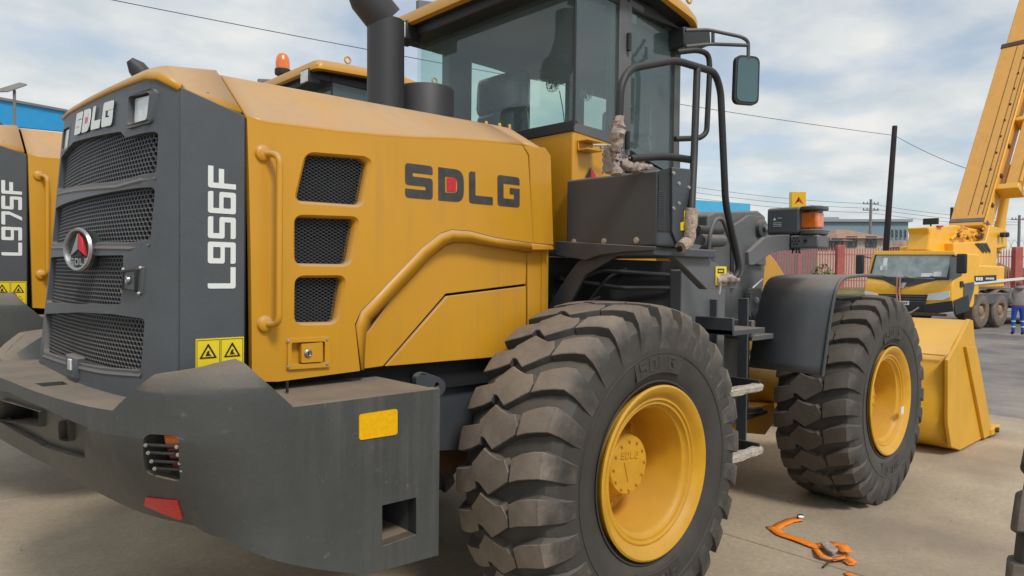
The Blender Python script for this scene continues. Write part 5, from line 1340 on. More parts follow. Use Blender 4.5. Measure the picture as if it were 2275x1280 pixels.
# fan in a wire cage and cable
fc = U(1230, 186, 'y', .35); fn = empty('fan', fc); fn.parent = CB
g = B()
for k in range(14):
    a = 2*PI*k/14; tube(g, [(.03, .0, 0), (.02, .055*math.cos(a), .055*math.sin(a)), (-.02, .065*math.cos(a), .065*math.sin(a)), (-.045, .03*math.cos(a), .03*math.sin(a))], .0018, 4)
for rr_, xx in ((.065, -.01), (.045, -.035), (.025, -.047)): tube(g, [(xx, rr_*math.cos(2*PI*k/20), rr_*math.sin(2*PI*k/20)) for k in range(21)], .0018, 4)
obj('fan_cage', g, M['lens'], fn)
g = B()
for k in range(4):
    a = k*PI/2; face(g, [(-.01, 0, 0), (-.015, .05*math.cos(a), .05*math.sin(a)), (-.005, .05*math.cos(a+.9), .05*math.sin(a+.9))])
obj('fan_blade', g, M['slate'], fn, solid=.002)
g = B(); tube(g, [U(1243, 202, 'y', .36), U(1250, 240, 'y', .40), U(1256, 285, 'y', .42)], .004, 6); obj('antenna', g, M['ink'], CB)
# roof
XR0, XR1, YR0, YR1 = -.20, XFr+.27, -.90, .78
def rsec(ins, z, yf=0):
    x0, x1, y0, y1 = XR0+ins, XR1-ins, YR0+ins, YR1-ins
    return [Vector(p) for p in fil3c([(x0, y0, z), (x0+.75, y0-.02*(ins < .05), z+.03), (x1-.25, y0+.02, z-.02), (x1, y0+.16, z-.11), (x1, y1-.20, z-.11), (x1-.25, y1-.02, z-.02), (x0+.75, y1, z+.03), (x0, y1, z)])]
def fil3c(P):
    o = []; L = len(P)
    for i in range(L):
        a, b, c = [Vector(P[(i+k) % L]) for k in (-1, 0, 1)]; u = a-b; v = c-b; d = min(.07, u.length*.4, v.length*.4)
        p0 = b+u.normalized()*d; p1 = b+v.normalized()*d
        for k in range(5):
            t = k/4; o.append(p0*(1-t)**2+b*2*t*(1-t)+p1*t*t)
    return o
g = B(); LV = [(.03, 3.385), (.0, 3.395), (.0, 3.43), (.025, 3.475), (.10, 3.50), (.30, 3.53)]
VV = [[g.verts.new(p) for p in rsec(i, z)] for i, z in LV]
for a, b in zip(VV, VV[1:]):
    n = len(a)
    for k in range(n): g.faces.new((a[k], a[(k+1) % n], b[(k+1) % n], b[k]))
g.faces.new(VV[-1]); f_ = g.faces.new(VV[0][::-1]); f_.material_index = 1; bmesh.ops.recalc_face_normals(g, faces=g.faces)
rf = obj('roof', g, [M['yellow'], M['black']], CB, ang=35)
g = B(); box(g, (XR0+.07, YR0+.10, 3.325), (XFr+.12, YR1-.08, 3.40)); obj('roof_underside', g, M['black'], CB, bevel=.01)
for y_ in (.56, -.72):
    g = B(); box(g, (XR0-.012, y_-.075, 3.29), (XR0+.10, y_+.075, 3.415)); wl = obj('roof_lamp', g, M['black'], CB, bevel=.008)
    g = B(); box(g, (XR0-.018, y_-.062, 3.302), (XR0+.01, y_+.062, 3.402)); obj('lamp_lens', g, M['lens'], wl, bevel=.004)
for x_, y_ in ((.15, -.80), (XFr+.05, -.80), (.15, .65), (XFr+.05, .65)):
    g = B(); c = Vector((x_, y_, 3.52)); tube(g, [c+Vector((.028*math.cos(a), 0, .03+.028*math.sin(a))) for a in [2*PI*k/14 for k in range(15)]], .008, 8); obj('lifting_eye', g, M['yellow'], rf)
# mirror
mr_ = empty('side_mirror', (0, 0, 0)); mr_.parent = LO
g = B(); q = US([(1520, 58), (1578, 68), (1580, 100), (1560, 108), (1520, 104)], 'y', -.86); prism(g, q, (0, .12, 0)); obj('mirror_bracket', g, M['black'], mr_, bevel=.01)
for pts in ([(1523, 68, -.90), (1572, 66, -.98), (1648, 82, -1.14), (1663, 92, -1.16), (1662, 132, -1.16)], [(1524, 104, -.90), (1580, 98, -.98), (1662, 101, -1.16)], [(1584, 70, -.98), (1584, 98, -.98)]):
    g = B(); tube(g, [U(*p[:2], 'y', p[2]) for p in pts], .011, 10, fr=.03); obj('mirror_arm', g, M['slate'], mr_)
q = [U(*p, 'y', -1.16) for p in ((1634, 122), (1690, 122), (1688, 233), (1626, 233))]
cx_ = sum(q, Vector())/4; ax_ = Vector((.42, -.90, 0)).normalized()      # mirror faces the driver and backwards
uu = Vector((-ax_.y*-1, ax_.x*-1, 0)); uu = Vector((.90, .42, 0)).normalized()
hw = .087; hh_ = .150; nrm_ = Vector((-.62, .78, 0)).normalized(); uu = Vector((.78, .62, 0)).normalized()
# turned so that its back rim shows: width follows the picture
uu = (rt2*1.0+fw*.25); uu.z = 0; uu.normalize(); nrm_ = uu.cross(UPZ).normalized()
if nrm_.dot(fw) > 0: nrm_ = -nrm_
sh = fil2([(-hw, -hh_), (hw*.95, -hh_), (hw, hh_), (-hw*.92, hh_)], .045, 6)
g = plate(sh, [], lambda u, v, d: cx_+uu*u+UPZ*v-nrm_*d, .035); mb = obj('mirror_shell', g, M['black'], mr_, bevel=.014, seg=3)
g = plate([(u*.84, v*.90) for u, v in sh], [], lambda u, v, d: cx_+uu*u+UPZ*v+nrm_*(.0035-d), .003); obj('mirror_glass', g, M['mirror'], mb)

# ---- front frame, lamp tower, mudguard
FT = empty('front_frame', (0, 0, 0)); FT.parent = LO
a = U(1575, 480, 'y', -.62); b = U(1700, 480, 'y', -.62)
q = US([(1573, 730), (1573, 478), (1590, 470), (1685, 468), (1700, 480), (1700, 600), (1690, 700), (1670, 730)], 'y', -.62)
g = B(); prism(g, q, (0, .20, 0)); obj('tower_plate', g, M['grey2'], FT, bevel=.015, seg=3)
g = B(); prism(g, [p+Vector((0, 1.15, 0)) for p in q], (0, .06, 0)); obj('tower_plate', g, M['grey2'], FT, bevel=.008)
g = B(); xs4 = [p.x for p in q]; box(g, (min(xs4)+.25, -.56, .6), (max(xs4)-.1, .53, 1.5)); obj('front_box', g, M['grey2'], FT, bevel=.02)
sprism('tower_flange', [(1632, 500), (1665, 478), (1700, 482), (1702, 590), (1665, 585), (1632, 640)], -.66, .035, M['grey2'], par=FT)
c = U(1688, 508, 'y', -.66); g = B(); lathe(g, [(0, 0), (.07, 0), (.07, .03), (.05, .04), (.03, .04), (.03, .06), (0, .06)], c, NY, 24); pn_ = obj('boom_pin', g, M['slate'], FT)
g = B(); lathe(g, [(0, .055), (.022, .055), (.020, .066), (0, .068)], c, NY, 16); obj('pin_bolt', g, M['steel'], pn_)
sprism('link_plate', [(1668, 650), (1690, 640), (1700, 660), (1694, 700), (1676, 718), (1664, 700)], -.70, .04, M['grey2'], par=FT)
for px, py, r_ in ((1679, 668, .018), (1676, 697, .03)):
    g = B(); c = U(px, py, 'y', -.70); lathe(g, [(0, 0), (r_*1.6, 0), (r_*1.5, .012), (r_, .02), (0, .022)], c, NY, 16); obj('link_pin', g, M['steel' if r_ < .02 else 'slate'], FT)
g = B(); tube(g, [U(1694, 620, 'y', -.85), U(1672, 640, 'y', -.85), U(1664, 643, 'y', -.80)], .006, 6); obj('cable_tie', g, M['white'], FT)
g = B(); a = U(1620, 745, 'y', -.72); b = U(1675, 745, 'y', -.72); box(g, (a.x, -.90, a.z-.03), (b.x+.05, -.60, a.z+.01)); box(g, (a.x-.04, -.92, a.z+.0), (a.x, -.60, a.z+.12)); obj('cross_step', g, M['grey2'], FT, bevel=.006)
# lamp tower bracket and housing
XL = 2.02
sprism('lamp_bracket', [(1664, 560), (1700, 527), (1735, 522), (1800, 522), (1815, 528), (1815, 548), (1795, 556), (1745, 556), (1715, 562), (1690, 580), (1678, 588), (1664, 588)], -1.05, .03, M['grey2'], par=FT)
q = US([(1703, 466), (1712, 461), (1788, 459), (1788, 521), (1703, 523)], 'x', XL)
y0 = U(1703, 490, 'x', XL).y; y1 = U(1822, 490, 'x', XL).y; z0 = U(1740, 521, 'x', XL).z; z1 = U(1740, 461, 'x', XL).z
ym = U(1776, 490, 'x', XL).y
g = B(); box(g, (XL, ym, z0), (XL+.20, y0, z1)); lh = obj('lamp_housing', g, M['slate'], FT, bevel=.02, seg=4)
for zz0, zz1 in ((z1-.028, z1), (z0-.005, z0+.03)):
    g = B(); prism(g, fil3c([(XL-.012, ym+.01, zz0), (XL-.01, y1, zz0), (XL+.18, y1, zz0), (XL+.20, ym+.01, zz0)]), (0, 0, zz1-zz0)); obj('lamp_visor', g, M['slate'], lh, bevel=.006)
g = B(); box(g, (XL+.03, y1+.035, z0+.038), (XL+.15, ym+.01, z1-.036)); obj('turn_lens', g, M['amber'], lh, bevel=.015, seg=3)
g = B(); face(g, [(XL-.002, y0-.05, z1-.09), (XL-.002, y0-.075, z1-.09), (XL-.002, y0-.0625, z1-.068)]); 
for k in range(3): box(g, (XL-.002, y0-.115+.0*k, z1-.11-.012*k), (XL-.001, y0-.05, z1-.107-.012*k))
box(g, (XL-.002, y0-.115, z1-.077), (XL-.001, y0-.085, z1-.073)); obj('print', g, M['white'], lh)
g = B(); box(g, (XL, y1+.01, z0-.10), (XL+.18, y0-.18, z0-.008)); lb = obj('lamp_base', g, M['grey2'], FT, bevel=.012)
cb = Vector((XL-.003, (ym+y0)/2-.10, z0-.05))
for k in range(7):
    a = k*PI/3; c = cb+Vector((0, .024*math.cos(a), .024*math.sin(a))) if k < 6 else cb
    g = B(); lathe(g, [(0, 0), (.0065, 0), (.0065, .004), (0, .004)], c, (-1, 0, 0), 8); o = obj('vent_hole', g, M['ink'], lb)
g = B(); lathe(g, [(0, 0), (.012, 0), (.012, .004), (0, .004)], cb+Vector((0, -.07, .0)), (-1, 0, 0), 12); obj('vent_hole', g, M['ink'], lb)
for k in range(6):
    g = B(); c = U(1760+k*3, 558, 'x', XL+.05); tube(g, [c+Vector((0, 0, .03)), c+Vector((random.uniform(-.02, .02), random.uniform(-.02, .02), -.015))], .005, 5); obj('loose_wire', g, M['ink'], FT)
# front mudguard sheet: swept profile (x, z)
y0 = -.74; y1 = -1.30
pr = [(2.10, 1.075), (2.103, 1.2), (2.112, 1.4), (2.13, 1.58), (2.158, 1.69), (2.22, 1.752), (2.34, 1.772), (2.6, 1.785), (2.95, 1.785)]
P3 = fil3([Vector((x, 0, z)) for x, z in pr], .1, 3)
def sh_y(t): return -.80+.09*(1-t), -1.33+.065*(1-t)
g = B(); n = len(P3); rows = []
for i, p in enumerate(P3):
    t = min(1, max(0, (p.z-1.07)/.68)); ya, yb = sh_y(t)
    rows.append([g.verts.new((p.x, y, p.z)) for y in (ya, ya+(yb-ya)*.5, yb)])
for a, b in zip(rows, rows[1:]):
    for k in range(2): g.faces.new((a[k], a[k+1], b[k+1], b[k]))
bmesh.ops.recalc_face_normals(g, faces=g.faces); fm = obj('front_mudguard', g, M['slate'], FT, solid=.012, ang=60)
g = B(); tube(g, [Vector((p.x+.006, sh_y(min(1, max(0, (p.z-1.07)/.68)))[1]-.004, p.z-.004)) for p in P3], .013, 8); obj('mudguard_lip', g, M['slate'], fm)
c_ = copy_tree(fm, FT); c_.scale = (1, -1, 1)
# hoses
for k, pts in enumerate(([(1640, 785), (1622, 810), (1622, 850), (1640, 880)], [(1665, 782), (1640, 800), (1634, 840), (1650, 880)], [(1625, 895), (1632, 920), (1660, 928), (1700, 915)], [(1640, 905), (1665, 912), (1690, 910)], [(1605, 900), (1625, 925), (1645, 935)])):
    g = B(); tube(g, [U(*p, 'y', -.52-.03*k) for p in pts], .022, 10, fr=.12); obj('hydraulic_hose', g, M['oily' if k < 2 else 'hose'], FT)
for px, py in ((1620, 835), (1655, 790)):
    g = B(); c = U(px, py, 'y', -.52); lathe(g, [(.024, -.03), (.032, -.02), (.032, .02), (.024, .03)], c, UPZ, 12); obj('hose_fitting', g, M['brown'], FT)
# hinge area between the frames
g = B(); box(g, (1.25, -.35, .95), (1.9, .35, 1.05)); box(g, (1.25, -.35, 1.45), (1.9, .35, 1.55)); lathe(g, [(0, 0), (.12, 0), (.12, .7), (0, .7)], (1.55, 0, .9), UPZ, 20); obj('articulation_joint', g, M['black'], FT)
sprism('steering_cylinder', [(1620, 960), (1640, 915), (1720, 895), (1722, 935), (1700, 966), (1655, 962)], -.45, .25, M['yellow_dull'], par=FT)
g = B(); tube(g, [U(1548, 510, 'y', -.9), U(1602, 512, 'y', -.7)], .028, 12); obj('hydraulic_hose', g, M['hose'], FT)
g = B(); tube(g, [U(1552, 535, 'y', -.9), U(1602, 535, 'y', -.7)], .045, 14); obj('hydraulic_pipe', g, M['slate'], FT)
# lift arm (yellow) rising behind the mudguard
q = [(1.85, 2.05), (2.05, 2.15), (2.35, 2.12), (2.8, 1.9), (3.7, 1.25), (4.3, .65), (4.55, .30), (4.35, .22), (4.0, .45), (3.3, 1.15), (2.6, 1.62), (2.0, 1.8)]
for y_ in (-.56, .44):
    g = B(); prism(g, [(x, y_, z) for x, z in fil2(q, .05)], (0, .10, 0)); obj('lift_arm', g, M['yellow'], FT, bevel=.01)
g = B(); tube(g, [(2.0, 0, 1.95), (3.0, 0, 2.02)], .10, 20); tube(g, [(3.0, 0, 2.02), (3.5, 0, 1.95)], .045, 14); obj('bucket_cylinder', g, M['yellow'], FT)
g = B(); prism(g, [(3.4, -.08, 2.1), (3.65, -.08, 1.95), (3.9, -.08, .9), (3.65, -.08, .9)], (0, .16, 0)); obj('bell_crank', g, M['yellow'], FT, bevel=.01)

# ---- bucket
YBk = -1.27
def bp(px, py, y=YBk): p = U(px, py, 'y', y); return (p.x, p.z)
top_b = bp(2152, 712); 
BK = empty('bucket', (0, 0, 0)); BK.parent = LO
sidep = [bp(2154, 709), bp(2162, 712), bp(2168, 775), bp(2203, 955), bp(2206, 985), bp(2133, 1008), bp(2114, 994), bp(2106, 940), bp(2107, 800), bp(2130, 758), bp(2145, 728)]
sidep = [(x, max(.02, z)) for x, z in sidep]
g = B(); prism(g, [(x, YBk, z) for x, z in sidep], (0, .035, 0)); obj('bucket_side', g, M['yellow_dull'], BK, bevel=.006)
g = B(); prism(g, [(x, -YBk+.12, z) for x, z in sidep], (0, .035, 0)); obj('bucket_side', g, M['yellow_dull'], BK, bevel=.006)
# shell profile: from top lip, sloping spill guard, back, curved bottom to the cutting edge
xt, zt = top_b
prof = [(xt+.02, zt-.02), (bp(2114, 775)[0]-.02, bp(2114, 790)[1]), (bp(2114, 800)[0]-.04, bp(2114, 880)[1]), (bp(2112, 940)[0]-.02, bp(2112, 935)[1]-.05), (bp(2118, 990)[0]-.0, .13), (bp(2133, 1008)[0]+.02, .03), (bp(2206, 985)[0], .02)]
P3 = fil3([Vector((x, 0, z)) for x, z in prof], .18, 6)
g = B()
for a, b in zip(P3, P3[1:]): face(g, [(a.x, YBk+.03, a.z), (b.x, YBk+.03, b.z), (b.x, -YBk+.13, b.z), (a.x, -YBk+.13, a.z)])
bmesh.ops.remove_doubles(g, verts=g.verts, dist=1e-4); bmesh.ops.recalc_face_normals(g, faces=g.faces); obj('bucket_shell', g, M['yellow_dull'], BK, solid=.025, ang=30)
g = B(); box(g, (xt-.01, YBk+.03, zt-.045), (xt+.05, -YBk+.12, zt-.02)); obj('top_lip', g, M['yellow_dull'], BK, bevel=.005)
pa = Vector((prof[1][0], 0, prof[1][1]))
g = B(); prism(g, [(xt-.02, -.78, zt-.03), (xt+.0, -.78, zt-.03), (pa.x-.01, -.78, pa.z-.06), (pa.x-.09, -.78, pa.z+.02)], (0, .04, 0)); obj('gusset', g, M['yellow_dull'], BK, bevel=.004)
g = B(); tube(g, [(P3[0].x*0+pa.x-.025, YBk+.04, pa.z), (pa.x-.025, -YBk+.1, pa.z)], .008, 6); obj('weld_seam', g, M['yellow_dull'], BK)
b2 = Vector((prof[2][0]-.0, 0, prof[2][1]))
g = B(); tube(g, [(b2.x-.01, YBk+.04, b2.z), (b2.x-.01, -YBk+.1, b2.z)], .007, 6); obj('weld_seam', g, M['yellow_dull'], BK)
e = [bp(2140, 770), bp(2163, 772), bp(2198, 972), bp(2180, 982)]
g = B(); prism(g, [(x, YBk-.03, max(.03, z)) for x, z in e], (0, .03, 0)); obj('side_cutter', g, M['yellow_dull'], BK, bevel=.004)
tx, tz = bp(2200, 968)
g = B(); box(g, (tx-.15, YBk-.05, .03), (tx+.22, YBk+.12, .11)); obj('bucket_tooth', g, M['yellow_dull'], BK, bevel=.012)
g = B(); lathe(g, [(0, 0), (.03, 0), (.03, .03), (0, .035)], (tx+.0, YBk-.05, .08), NY, 8); obj('tooth_bolt', g, M['brown'], BK)
# sticker left on the front rim, cloth under the ladder
g = B(); c = U(2005, 912, 'y', -1.385); prism(g, [c+Vector((-.03, 0, -.03)), c+Vector((.03, 0, -.028)), c+Vector((.032, 0, .03)), c+Vector((-.028, 0, .028))], (0, .003, 0)); obj('paper_label', g, M['white'], w2, shift=(3.10, -1.09, .80))
# ================================================================== SECOND LOADER (left, behind)
L2 = copy_tree(LO, None, skip=('paper_label', 'hub_bolt', 'wheel_nut', 'ladder', 'packing_wrap', 'torn_film', 'foam_sleeve', 'exhaust_stack'))
L2.location = (.04, 3.56, 0); L2.scale = (1.1, 1.1, 1.1)
L2['label'] = 'larger yellow wheel loader behind at the left, with an orange beacon on its roof'
for o in [LO, L2]: o['group'] = 'wheel loaders parked side by side'
for o in list(L2.children):
    if o.name.startswith('rear_side_panel'):
        for c in list(o.children):
            if c.name.startswith('lettering'):
                bpy.data.objects.remove(c)
        z0, z1 = U(27, 568, 'y', 2.70), U(27, 402, 'y', 2.70); x0 = U(3, 480, 'y', 2.70).x; x1 = U(49, 480, 'y', 2.70).x
        f = lambda x: (x-.04)/1.1
        text_side('L975F', YS-.002, o, z0.z/1.1, z1.z/1.1, f(x0), f(x1))
CB2 = [o for o in L2.children if o.name.startswith('cab') and not o.name.startswith('cab_')][0]; CB2.location = (.38, 0, -.11)
p = U(628, 158, 'x', .42); q = Vector((p.x-.04, p.y-3.56, p.z))/1.1-Vector((.38, 0, -.11))
g = B(); lathe(g, [(.0, -.14), (.012, -.14), (.012, -.03), (.062, -.03), (.066, -.02), (.066, .01), (.06, .012), (0, .012)], Vector((0, 0, 0)), UPZ, 24); bc = obj('beacon', g, M['black'], CB2); bc.location = q; bc.scale = (1.1, 1.1, 1.25)
g = B(); lathe(g, [(.058, .012), (.060, .06), (.052, .10), (.035, .125), (0, .135)], Vector((0, 0, 0)), UPZ, 24); obj('beacon_dome', g, M['amber'], bc)

# ================================================================== TYRE OF A THIRD MACHINE (right edge)
W3 = copy_tree(w1, None, skip=('hub_bolt', 'wheel_nut')); W3.parent = None
W3.name = 'loader_wheel'; W3['label'] = 'black loader wheel just entering the frame at the lower right edge'; W3['category'] = 'wheel'
W3.location = G(2.03, 2.13, .80)

# ================================================================== ORANGE STRAP
def ribbon(pts, wdt, name, par, mt='strap', lift=.004):
    g = B(); P = [Vector(p) for p in pts]; prev = None; L = []
    for i, p in enumerate(P):
        t = (P[min(i+1, len(P)-1)]-P[max(i-1, 0)]); t.normalize(); s = t.cross(UPZ).normalized()*wdt/2
        L.append((g.verts.new(p+s), g.verts.new(p-s)))
    for a, b in zip(L, L[1:]): g.faces.new((a[0], b[0], b[1], a[1]))
    return obj(name, g, M[mt], par, solid=.003, ang=60)
SP = empty('ratchet_strap', (0, 0, 0), label='orange ratchet strap with a metal end fitting lying on the concrete', cat='strap')
SP.location = U(1712, 1180, 'z', 0); so = SP.location.copy()
def gp(px, py, h=.006): 
    p = U(px, py, 'z', 0); return Vector((p.x, p.y, h))-so
def dens3(pts, n=6):
    o = []
    for a, b in zip(pts, pts[1:]):
        for k in range(n): o.append(a.lerp(b, k/n)+Vector((0, 0, random.uniform(0, .002))))
    return o+[pts[-1]]
ribbon(dens3([gp(1778, 1156, .012), gp(1755, 1160, .012), gp(1735, 1168, .010), gp(1716, 1180, .006)]), .07, 'webbing', SP)
ribbon(dens3([gp(1712, 1172, .008), gp(1735, 1190, .012), gp(1770, 1202, .014), gp(1812, 1218, .012), gp(1850, 1216, .025), gp(1870, 1222, .03), gp(1880, 1236, .03)]), .075, 'webbing', SP)
ribbon(dens3([gp(1812, 1222, .01), gp(1822, 1243, .03), gp(1850, 1250, .02), gp(1880, 1246, .03), gp(1900, 1256, .015)]), .04, 'webbing', SP)
ribbon(dens3([gp(1880, 1250, .02), gp(1893, 1258, .01)]), .05, 'webbing', SP); ribbon(dens3([gp(1880, 1276, .01), gp(1910, 1292, .01)]), .05, 'webbing', SP)
g = B(); c = gp(1778, 1156, .02); lathe(g, [(.010, -.02), (.022, -.02), (.024, -.01), (.024, .01), (.022, .02), (.010, .02), (.010, -.02)], c, rt, 18); obj('end_fitting', g, M['chrome'], SP)
g = B(); prism(g, [gp(1822, 1222, .03), gp(1842, 1220, .035), (gp(1862, 1236, .03)), gp(1850, 1242, .02), gp(1835, 1232, .02)], (0, 0, .018)); obj('ratchet', g, M['wrap'], SP, bevel=.004)
g = B(); tube(g, [gp(1828, 1264, .01), gp(1845, 1252, .02), gp(1875, 1250, .02), gp(1888, 1256, .01)], .006, 8); obj('hook', g, M['black'], SP)

# ================================================================== TRUCK CRANE
TR = empty('truck_crane', (0, 0, 0), label='yellow mobile crane truck facing the camera with its boom raised', cat='crane')
Z0 = 24.2
rear = (rt*.823+f0*.568).normalized(); latv = Vector((-rear.y, rear.x, 0))
if latv.dot(rt) > 0: latv = -latv              # points to the left of the picture (truck's right side)
o0 = G((2116-CW/2)/F*Z0, Z0); o0.z = 0
TR.location = o0; TR.rotation_euler = (0, 0, math.atan2(rear.y, rear.x))
TM = Matrix.Rotation(math.atan2(rear.y, rear.x), 4, 'Z'); TM.translation = o0; TI = TM.inverted()
LS = 1 if (TI.to_3x3() @ latv).y > 0 else -1
def TU(px, py, ax, v):      # picture point -> truck coordinates on its plane ax = v (x rearwards, y across, z up)
    o = TI @ CAM; d = TI.to_3x3() @ (fw + rt2*((px-CW/2)/F) - up2*((py-CH/2)/F)); i = 'xyz'.index(ax); t = (v-o[i])/d[i]; return o+d*t
def tprism(name, pts, ax, v, dep, mt, bev=.02, par=None):
    q = [TU(a, b, ax, v) for a, b in pts]; vec = Vector((0, 0, 0)); vec['xyz'.index(ax)] = dep
    g = B(); prism(g, q, vec); return obj(name, g, M[mt] if isinstance(mt, str) else mt, par or TR, bevel=bev)
def tbox(name, a, b, mt, bev=.03, par=None):
    g = B(); box(g, [min(a[i], b[i]) for i in range(3)], [max(a[i], b[i]) for i in range(3)]); return obj(name, g, M[mt] if isinstance(mt, str) else mt, par or TR, bevel=bev)
M['crane_y'] = mat('crane yellow', (.88, .46, .02), .4, var=.06, dust=.5, dcol=(.6, .42, .22), coat=.2)
M['crane_o'] = mat('crane boom orange', (.80, .40, .04), .5, var=.08, dust=.75, dcol=(.66, .36, .15), all_dust=.06, streak=.6, scol=(.35, .18, .07), scuff=.3)
M['truckgrey'] = mat('truck chassis grey', (.09, .095, .10), .6, var=.2, dust=.5)
M['mud'] = mat('muddy tyre', (.17, .13, .10), .9, var=.3, scale=5)
M['screen'] = mat('windscreen', (.27, .32, .32), .08, var=.35, scale=2.5, coat=1)
W = abs(TU(1922, 640, 'x', 0).y)*LS
print('truck width', W, 'roof z', TU(2100, 562, 'x', 0).z, 'bottom', TU(2118, 700, 'x', 0).z)
s = LS
zr = TU(2105, 563, 'x', 0).z
# cab body: side profile swept across
tb = TU(2105, 615, 'x', 0).z
prf = [(0, .75), (-.02, 1.0), (-.03, 1.35), (.0, 1.55), (.12, tb-.05), (.30, zr-.12), (.40, zr), (1.7, zr+.02), (2.0, zr-.02), (2.0, .95), (1.75, .95), (1.55, .75)]
g = B(); prism(g, [(x, 0, z) for x, z in fil2(prf, .06, 3)], (0, W, 0)); tc_ = obj('truck_cab', g, M['crane_y'], TR, bevel=.07, seg=3)
zw0, zw1 = TU(2100, 623, 'x', .1).z, TU(2100, 567, 'x', .3).z
def slant(z): 
    return (.12+(z-tb+.05)/(zr-.12-tb+.05)*.18)-.012
def front(name, pts, mt, off=0, dep=.02, bev=.004, par=None, x=0):
    q = []
    for a, b in pts:
        p = TU(a, b, 'x', x); xx = slant(p.z) if p.z > tb-.05 else (-.035 if p.z < 1.5 else -.035+(p.z-1.5)/(tb-1.55)*.14)
        q.append(Vector((xx-off, p.y, p.z)))
    g = B(); prism(g, q, (dep, 0, 0)); return obj(name, g, M[mt] if isinstance(mt, str) else mt, par or tc_, bevel=bev)
front('windscreen_surround', [(1934, 564), (2112, 564), (2106, 614), (1928, 612)], 'black', .006)
front('scuttle', [(1925, 611), (2109, 613), (2105, 622), (2080, 622), (2020, 637), (1990, 636), (1960, 622), (1924, 617)], 'black', .012)
ws = front('windscreen', [(1938, 567), (2106, 567), (2100, 618), (2070, 620), (1932, 613)], 'screen', .018)
for px0, py0, px1, py1 in ((1955, 573, 1964, 600), (1950, 590, 1965, 600), (2043, 607, 2068, 615), (2070, 604, 2088, 614)):
    front('document', [(px0, py0), (px1, py0), (px1, py1), (px0, py1)], 'white', .022, .004, 0, ws)
for a, b in (((1985, 622), (1962, 612)), ((2030, 623), (2010, 613)), ((2090, 622), (2068, 613))):
    g = B(); pa, pb = TU(*a, 'x', .06), TU(*b, 'x', .10); tube(g, [pa-Vector((.05, 0, 0)), pb-Vector((.05, 0, 0))], .015, 6); obj('wiper', g, M['black'], tc_)
front('grille', [(1953, 653), (2062, 655), (2056, 675), (1958, 672)], 'black', .01)
for k in range(3): front('grille_bar', [(1955, 656+k*6), (2061, 658+k*6), (2060, 660+k*6), (1956, 658+k*6)], 'truckgrey', .03)
hl = front('headlight', [(1922, 647), (1950, 653), (1954, 665), (1924, 660)], 'white', .02, .05); front('headlight', [(2064, 653), (2112, 647), (2110, 661), (2098, 667), (2060, 667)], 'white', .02, .05)
front('headlight_strip', [(1923, 655), (1952, 661), (1952, 664), (1923, 659)], 'chrome', .024, .05, 0, hl)
em_ = front('truck_emblem', [(2000, 628), (2014, 628), (2010, 640), (2003, 640)], 'chrome', .03, .03)
front('lower_bumper', [(1922, 664), (1955, 672), (2060, 676), (2116, 668), (2120, 692), (2050, 700), (1945, 692), (1924, 680)], 'black', .02, .06)
front('number_plate', [(1985, 668), (2022, 669), (2022, 678), (1985, 677)], 'white', .05, .02)
for k in range(6): front('print', [(1990+k*5, 671), (1993+k*5, 671), (1993+k*5, 675), (1990+k*5, 675)], 'ink', .054, .004, 0)
front('tow_bar', [(1975, 690), (2110, 697), (2110, 703), (1975, 697)], 'brown', .25, .10)
for a, b in ((1998, 2002), (2004, 2006)):
    g = B(); pts = [TU(a-4, 615, 'x', -.06), TU(a-6, 650, 'x', -.08), TU(a-2, 690, 'x', -.2)]; 
    hull(g, [p+Vector((0, .03, 0)) for p in pts], [p-Vector((-.0, .03, 0)) for p in pts]) if 0 else tube(g, pts, .03, 6); obj('tow_strap', g, mat('faded pink strap', (.45, .22, .16), .8), tc_)
g = B(); tube(g, [TU(2000, 697, 'x', -.3), TU(2025, 694, 'x', -.3), TU(2042, 683, 'x', -.2)], .03, 6); obj('tow_strap', g, M['wrap'], tc_)
front('roof_brow', [(1932, 557), (2112, 557), (2113, 566), (1931, 566)], 'crane_y', .05, .10, .02)
# side door and window (near side plane y = 0)
yo = -.012*s
tprism('side_window', [(2110, 570), (2136, 566), (2137, 612), (2117, 622), (2108, 620)], 'y', yo, -.01*s*0-.012*s, 'window', .004, tc_)
tprism('door_handle', [(2133, 625), (2139, 625), (2139, 638), (2133, 638)], 'y', yo, -.03*s, 'black', .004, tc_)
tprism('step_panel', [(2118, 668), (2150, 655), (2154, 690), (2122, 700)], 'y', yo, -.02*s, 'black', .01, tc_)
tprism('wheel_arch', [(2142, 630), (2166, 626), (2162, 650), (2150, 690), (2140, 690)], 'y', -.02*s, -.01*s, 'truckgrey', .01, tc_)
# mirrors
def mirr(px0, px1, y0, y1, yy, xx):
    a = TU(px0, y0, 'x', xx); b = TU(px1, y1, 'x', xx); g = B(); box(g, (xx-.12, min(a.y, b.y), b.z), (xx+.02, max(a.y, b.y), a.z)); m_ = obj('truck_mirror', g, M['black'], TR, bevel=.05, seg=3)
    g = B(); tube(g, [Vector((xx, (a.y+b.y)/2, a.z-.05)), Vector((.35, (0 if abs(a.y) < 1.2 else W), zr-.12))], .02, 6); obj('mirror_arm', g, M['black'], m_)
mirr(2128, 2149, 564, 608, 0, -.25); mirr(1904, 1920, 566, 609, 0, -.1)
